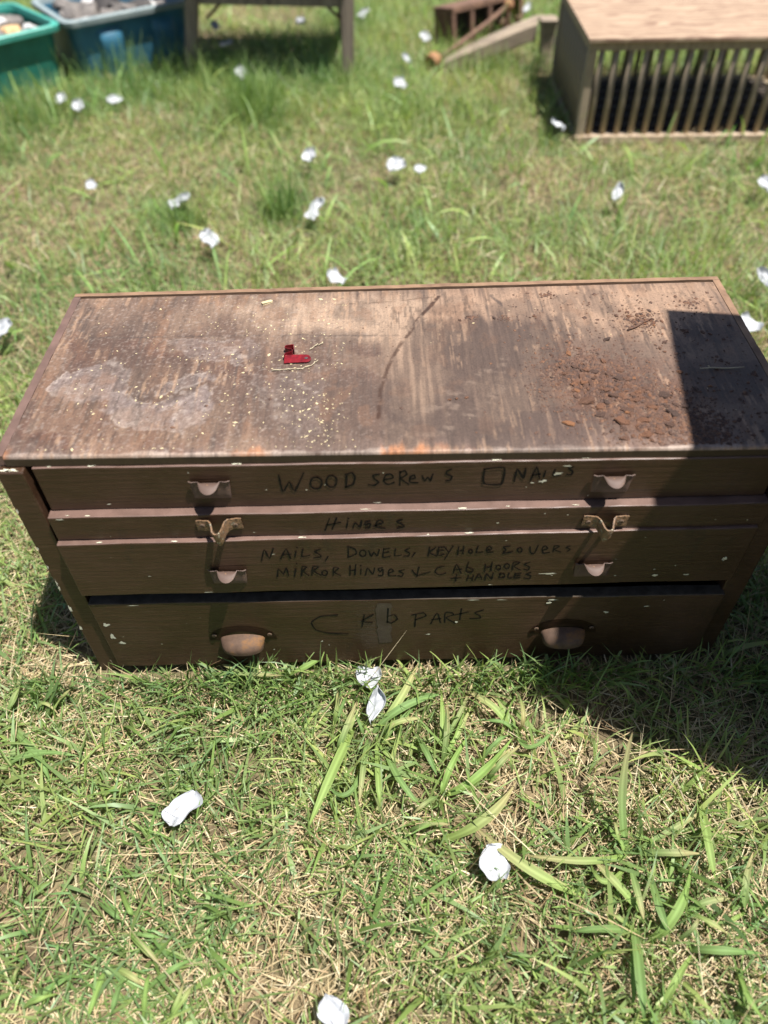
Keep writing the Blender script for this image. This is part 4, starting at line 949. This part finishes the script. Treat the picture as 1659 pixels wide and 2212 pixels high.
PM = [petal_mesh(1, 2, .034, .029, .008), petal_mesh(2, 1, .026, .025, .006), petal_mesh(3, 1, .026, .019, .008), petal_mesh(4, 1, .030, .0125, .010), petal_mesh(5, 1, .025, .022, .014), petal_mesh(6, 2, .028, .022, .012)]
PL = ['white two lobed petal lying alone in open straw and grass before the chest', 'crinkled white petal lying under a broad grass leaf near the sprawling weed', 'white petal lying on dry straw farthest in front of the chest', 'narrow ribbed white petal standing against the broad grass clump before the bottom drawer', 'white curled petal tucked against the foot of the bottom drawer',
      'white petal below the green tub, smaller of a close pair', 'white petal below the green tub, larger of a close pair', 'white petal in the grass in front of the blue tub', 'white petal in the grass between the stool legs', None, None, 'small bluish white petal next to a larger white one in mid lawn', None, 'tiny white petal low in the left lawn', 'square white petal lying flat in the lawn behind the chest', None, 'white petal just behind the back edge of the chest top', 'white petal on the lawn in front of the dowel crate', 'big white petal on the lawn behind the right end of the chest', 'white petal beyond the stool, seen between its legs', 'white petal beside the right leg of the stool', 'white petal beside the rusty iron grate', 'white petal by the orange ring of the rusty rod', None, 'bluish white petal in the shade at the crate corner', 'white petal beyond the wooden bracket post', 'white petal at the right in front of the crate', 'white petal beside the left end of the chest', 'white petal close beside the right back corner of the chest', 'pale petal in the shade under the stool by its left leg', 'small pale petal in the shade under the stool, deeper in grass']
rg = random.Random(21)
for i, (x, y) in enumerate(PETALS):
    x, y = x / 1000, y / 1000
    k = i if i < 5 else rg.choice([1, 2, 3, 4, 5, 0])
    rot = [(R(14), R(-6), R(-14)), (R(8), R(6), R(35)), (R(10), R(-6), R(20)), (R(44), R(4), R(-6)), (R(8), R(-6), R(75))][i] if i < 5 else (R(rg.uniform(14, 34)), R(rg.uniform(-14, 14)), rg.uniform(-.8, .8))
    s = (.74, .86, .80, .92, .82)[i] if i < 5 else (.72 if i in (11, 13, 30) else rg.uniform(.98, 1.2))
    if i == 4: x, y = .440, -.056
    if i >= 5: x += (co.location.x - x) * .024; y += (co.location.y - y) * .024      # lifted onto the blade tips
    o = obj('petal', PM[k], None, (x, y, (.044, .042, .042, .05, .032)[i] if i < 5 else .062), rot, (s, s, s))
    tag(o, PL[i] or 'white petal lying in the sunlit mid lawn behind the chest', 'petal', 'white petals scattered in the grass')

# ================================================================ grass
def blade_batch(P, Ln, Wd, az, lean, bend, S, c0, c1, zmin=.002):
    n = len(P); t = np.linspace(0, 1, S + 1)
    pts = np.zeros((n, S + 1, 3)); pts[:, 0] = P
    ang = lean.copy(); h = np.stack([np.cos(az), np.sin(az)], -1)
    for k in range(S):
        st_ = (Ln / S)[:, None]
        d = np.concatenate([h * np.sin(ang)[:, None], np.cos(ang)[:, None]], -1)
        pts[:, k + 1] = pts[:, k] + d * st_
        ang = ang + bend / S
    pts[..., 2] = np.maximum(pts[..., 2], zmin)
    tw = az + np.pi / 2 + RNG.normal(0, .5, n); side = np.stack([np.cos(tw), np.sin(tw), RNG.normal(0, .35, n)], -1)
    prof = (np.minimum(1, .55 + t * 1.8) * (1 - t ** 2.2) + .04)[None, :, None] * (Wd / 2)[:, None, None]
    a = pts - side[:, None] * prof; b_ = pts + side[:, None] * prof
    v = np.stack([a, b_], 2).reshape(-1, 3)
    base = (np.arange(n) * (S + 1) * 2)[:, None] + np.arange(S)[None] * 2
    q = np.stack([base, base + 1, base + 3, base + 2], -1).reshape(-1, 4)
    cl = c0[:, None] * (1 - t)[None, :, None] + c1[:, None] * t[None, :, None]
    cl = np.repeat(cl, 2, axis=1).reshape(-1, 3)
    return v, q, cl
def merge(name, parts, mat):
    vs = []; qs = []; cs = []; o_ = 0
    for v, q, c_ in parts: vs.append(v); qs.append(q + o_); cs.append(c_); o_ += len(v)
    return fast_mesh(name, np.concatenate(vs), np.concatenate(qs), mat, np.concatenate(cs))
FOOT = [(-.004, 1.004, -.030, .384)]
def rot_in(P, c_, a, w, d):
    x = P[:, 0] - c_[0]; y = P[:, 1] - c_[1]; ca, sa = math.cos(a), math.sin(a)
    return (np.abs(x * ca + y * sa) < w / 2) & (np.abs(-x * sa + y * ca) < d / 2)
def keep(P):
    k = np.ones(len(P), bool)
    for a, b_, c_, d in FOOT: k &= ~((P[:, 0] > a) & (P[:, 0] < b_) & (P[:, 1] > c_) & (P[:, 1] < d))
    k &= ~rot_in(P, gc, GA, gw - .05, gd - .05); k &= ~rot_in(P, bc, BA, bw - .05, bd - .05)
    k &= ~((P[:, 0] > 1.165) & (P[:, 0] < 2.04) & (P[:, 1] > 2.06) & (P[:, 1] < 2.70))
    k &= ~rot_in(P, (1.555, -.135), R(-9), .83, .45)
    return P[k]
def green(n, P, bright=1.0):
    pal = np.array([[.135, .215, .055], [.185, .270, .072], [.098, .172, .046], [.120, .195, .082], [.240, .300, .095], [.170, .250, .098]])
    c_ = pal[RNG.integers(0, len(pal), n)] * RNG.uniform(.75, 1.25, (n, 1))
    patch = fbm(P[:, 0] * 5 + 30, P[:, 1] * 5 + 30, 3)[:, None]
    return c_ * (1 + (patch - .5) * np.array([1.0, .5, .5])) * bright * np.where(P[:, 1:2] > .5, 1.50, 1.26)
def straw(n):
    pal = np.array([[.48, .37, .21], [.54, .44, .26], [.38, .28, .15], [.28, .18, .095], [.58, .50, .33]])
    return pal[RNG.integers(0, len(pal), n)] * RNG.uniform(.7, 1.15, (n, 1))
def field(n, box, dens):
    P = np.stack([RNG.uniform(box[0], box[1], n), RNG.uniform(box[2], box[3], n), np.zeros(n)], -1)
    P = keep(P); d = dens(P); return P[RNG.random(len(P)) < d]
def wedge(P, m=.35): return np.abs(P[:, 0] - .47) < .56 * (P[:, 1] + .70) + m

near = (-.55, 1.55, -.80, .75)
gd_near = lambda P: np.clip(.35 + 1.5 * (fbm(P[:, 0] * 6 + 3, P[:, 1] * 6 + 3, 3) - .33), .15, 1)
P = field(64000, near, gd_near); n = len(P)
# tufts: pull blades towards shared stems so the turf reads as shoots
cell = .016; key = np.floor(P[:, :2] / cell); jit_ = (np.sin(key[:, 0] * 12.9898 + key[:, 1] * 78.233) * 43758.5453) % 1
P[:, :2] = P[:, :2] * .35 + (key + np.stack([jit_, (jit_ * 7.13) % 1], -1)) * cell * .65
Ln = RNG.gamma(6, .0078, n); Ln = np.clip(Ln, .015, .10)
parts = [blade_batch(P, Ln, RNG.uniform(.0018, .0042, n), RNG.uniform(0, 6.28, n), np.abs(RNG.normal(.52, .40, n)), RNG.normal(.75, .6, n), 3, green(n, P) * .6 + straw(n) * .25, green(n, P))]
# taller fringe where the mower never reached, along the chest's foot
nn = 1500; P = np.stack([RNG.uniform(-.10, 1.12, nn), -.036 - np.abs(RNG.normal(0, .028, nn)), np.zeros(nn)], -1)
P = keep(P[RNG.random(nn) < np.clip(.35 + 2.2 * (fbm(P[:, 0] * 9 + 5, P[:, 1] * 3, 2) - .38), .1, 1)]); n = len(P)
parts.append(blade_batch(P, RNG.uniform(.04, .105, n), RNG.uniform(.0022, .0048, n), RNG.normal(-1.57, 1.1, n), np.abs(RNG.normal(.22, .18, n)), RNG.normal(.8, .5, n), 4, green(n, P, .8), green(n, P)))
# short leaflets held up along runners
P = field(16000, near, gd_near); n = len(P); P[:, 2] = RNG.uniform(.006, .035, n)
parts.append(blade_batch(P, RNG.uniform(.012, .034, n), RNG.uniform(.002, .0042, n), RNG.uniform(0, 6.28, n), RNG.uniform(.5, 1.5, n), RNG.normal(.3, .4, n), 2, green(n, P), green(n, P, 1.1)))
P = field(5200, near, gd_near); n = len(P)
parts.append(blade_batch(P, RNG.uniform(.045, .12, n), RNG.uniform(.0042, .0080, n), RNG.uniform(0, 6.28, n), RNG.uniform(.45, 1.25, n), RNG.normal(.8, .5, n), 4, green(n, P) * .8 + straw(n) * .12, green(n, P)))
ng = merge('lawn_grass', parts, m_grass)
o = obj('lawn_grass', ng); o['kind'] = 'stuff'; tag(o, 'fine green lawn grass around the chest', 'grass')
# thatch
sd = lambda P: np.clip(.25 + 1.9 * (fbm(P[:, 0] * 6 + 63, P[:, 1] * 6 + 13, 3) - .30), .15, 1)
P = field(84000, near, sd); n = len(P); P[:, 2] = RNG.uniform(.001, .018, n)
parts = [blade_batch(P, RNG.uniform(.015, .060, n), RNG.uniform(.0010, .0026, n), RNG.uniform(0, 6.28, n), RNG.uniform(1.2, 1.75, n), RNG.normal(.1, .4, n), 2, straw(n), straw(n), .0015)]
P = field(1100, near, sd); n = len(P); P[:, 2] = RNG.uniform(.01, .03, n)
parts.append(blade_batch(P, RNG.uniform(.06, .18, n), RNG.uniform(.0008, .0016, n), RNG.uniform(0, 6.28, n), RNG.uniform(.6, 1.5, n), RNG.normal(.4, .5, n), 4, straw(n), straw(n), .004))
o = obj('dry_thatch', merge('dry_thatch', parts, m_straw)); o['kind'] = 'stuff'; tag(o, 'tan dry straw thatch lying between the green blades', 'dry grass')
# lawn behind
far = (-3.2, 4.2, .5, 5.2)
fd = lambda P: wedge(P) * np.clip(.35 + 1.6 * (fbm(P[:, 0] * 3 + 3, P[:, 1] * 3 + 3, 3) - .33), .2, 1)
P = field(420000, far, fd); n = len(P); tall = sstep(.40, .70, fbm(P[:, 0] * 1.6 + 11, P[:, 1] * 1.6 + 5, 3))
Ln = RNG.gamma(6, .0085, n) * (.8 + .75 * tall); Ln = np.where((P[:, 0] > 1.1) & (P[:, 1] > 1.9) & (P[:, 1] < 2.08), Ln * .5, Ln)
parts = [blade_batch(P, Ln, RNG.uniform(.0022, .0048, n), RNG.uniform(0, 6.28, n), np.abs(RNG.normal(.55, .4, n)), RNG.normal(.7, .5, n), 2, green(n, P) * .6 + straw(n) * .25, green(n, P))]
P = field(95000, far, lambda P: wedge(P) * sd(P)); n = len(P); P[:, 2] = RNG.uniform(.005, .035, n)
parts.append(blade_batch(P, RNG.uniform(.03, .08, n), RNG.uniform(.0018, .0035, n), RNG.uniform(0, 6.28, n), RNG.uniform(.9, 1.7, n), RNG.normal(.1, .4, n), 2, straw(n), straw(n), .003))
# tall fine tufts
for x, y, hh, nn, rr_ in ((.01, 2.40, .19, 420, .10), (.06, 2.30, .15, 300, .10), (.18, 1.56, .15, 260, .05), (-.11, 1.52, .11, 200, .06), (-.80, 2.35, .17, 300, .14), (-.5, 2.75, .18, 380, .22), (-.15, 2.72, .15, 300, .2), (.30, 2.70, .12, 250, .12), (1.0, 2.72, .14, 260, .16), (.7, 2.3, .10, 250, .2), (-.9, 2.1, .13, 300, .2)):
    P = np.stack([RNG.normal(x, rr_ * .6, nn), RNG.normal(y, rr_ * .6, nn), np.zeros(nn)], -1); P = keep(P); n = len(P)
    parts.append(blade_batch(P, hh * RNG.uniform(.5, 1.15, n), RNG.uniform(.002, .004, n), RNG.uniform(0, 6.28, n), np.abs(RNG.normal(.22, .2, n)), RNG.normal(.5, .3, n), 3, green(n, P, .7), green(n, P, .8)))
# scattered broad blades
P = field(2600, far, lambda P: wedge(P) * 1.0); n = len(P)
parts.append(blade_batch(P, RNG.uniform(.08, .19, n), RNG.uniform(.006, .012, n), RNG.uniform(0, 6.28, n), np.abs(RNG.normal(.75, .3, n)), RNG.normal(.9, .4, n), 4, green(n, P), green(n, P, 1.1)))
o = obj('meadow_grass', merge('meadow_grass', parts, m_grass)); o['kind'] = 'stuff'; tag(o, 'longer green lawn grass behind the chest', 'grass')

# broad-leaved grass clumps, leaf by leaf
def leaf_mesh(a, m_, c_, w):
    a, m_, c_ = [np.array(p, float) / 1000 for p in (a, m_, c_)]
    if c_[2] < .1: m_[2] *= .9; c_[2] *= .85
    ctrl = 2 * m_ - .5 * (a + c_); w = min(w / 1000 * .90, .11 * np.linalg.norm(c_ - a)); S = 12; v = []; f = []; cs = []
    base = np.array([[.140, .235, .070], [.115, .205, .074], [.165, .250, .080], [.105, .190, .070]][random.randrange(4)]) * random.uniform(.85, 1.15)
    tipc = base * np.array([1.2, 1.1, .9]) if random.random() < .55 else np.array([.36, .29, .15])
    if random.random() < .05: base = np.array([.30, .25, .12])
    tw = random.uniform(-1.0, 1.0); ph_ = random.uniform(0, 6)
    for i in range(S + 1):
        t = i / S; p = (1 - t) ** 2 * a + 2 * t * (1 - t) * ctrl + t * t * c_
        tg = 2 * (1 - t) * (ctrl - a) + 2 * t * (c_ - ctrl); tg = tg / (np.linalg.norm(tg) + 1e-9)
        sd_ = np.cross(tg, [0, 0, 1.0]); sd_ = sd_ / (np.linalg.norm(sd_) + 1e-9); nm_ = np.cross(sd_, tg)
        s2 = sd_ * math.cos(tw * (t - .3)) + nm_ * math.sin(tw * (t - .3)); n2_ = np.cross(s2, tg)
        hw = w * .5 * min(1, .6 + 1.4 * t) * (1 - max(0, (t - .55) / .45) ** 1.7 * .97)
        wob = .0010 * math.sin(i * 1.3 + ph_)
        for s, lift in ((-1, .22), (-.5, .10), (0, 0), (.5, .10), (1, .22)):
            v.append(p + s2 * hw * s + n2_ * hw * lift + n2_ * wob * s); k = base * (1 - t * t) + tipc * t * t
            cs.append(k * (1.3 if s == 0 else .85 if abs(s) == .5 else 1.05) + (np.array([.05, .04, .0]) * (1 - t)))
    for i in range(S):
        for j_ in range(4): k = i * 5 + j_; f.append((k, k + 1, k + 6, k + 5))
    return np.array(v), np.array(f), np.array(cs)
CL = {'A': 'broad leaved grass clump sprawling below the bottom drawer lettering with a white petal on it', 'B': 'broad leaved grass clump with arching leaves in the sun and shade border', 'C': 'broad leaved grass clump half in the square shade before the right cup pull', 'D': 'broad leaved grass weed with one tall upright blade',
      'E': 'sprawling broad leaved grass with long flat leaves, in front of the tall bladed weed', 'F': 'bluish broad bladed grass clump beside the left foot of the chest', 'G': 'broad leaved grass clump with short blunt leaves in front of the two lobed petal', 'H': 'low broad leaved grass clump farthest left in front of the chest', 'I': 'few broad grass leaves leaning on the drawer foot below the rust spotted cup pull'}
for k, lv in LEAVES.items():
    rx = np.mean([l[0][0] for l in lv]) / 1000; ry = np.mean([l[0][1] for l in lv]) / 1000
    t = thing('grass_clump', CL[k], 'grass clump', (rx, ry, 0), 0, 'broad leaved grass clumps')
    extra = []
    for l in lv:
        if random.random() < .5:
            a, m_, c_, w = l; r_ = random.uniform(-60, 60); s_ = random.uniform(.5, .8)
            extra.append((a, tuple(a[q_] + (m_[q_] - a[q_]) * s_ + (r_ * .5 if q_ < 2 else 0) for q_ in range(3)), tuple(a[q_] + (c_[q_] - a[q_]) * s_ + (r_ if q_ < 2 else -5) for q_ in range(3)), w * .8))
    for l in list(lv) + extra:
        v, f, cs = leaf_mesh(*l); v[:, 2] = np.maximum(v[:, 2], .003)
        ins = (v[:, 0] > -.005) & (v[:, 0] < 1.005) & (v[:, 1] > -.030)
        v[ins, 1] = -.031 - (v[ins, 1] + .030) * .02
        obj('leaf', fast_mesh('leaf', v - np.array([rx, ry, 0]), f, m_blade, cs, True), t)
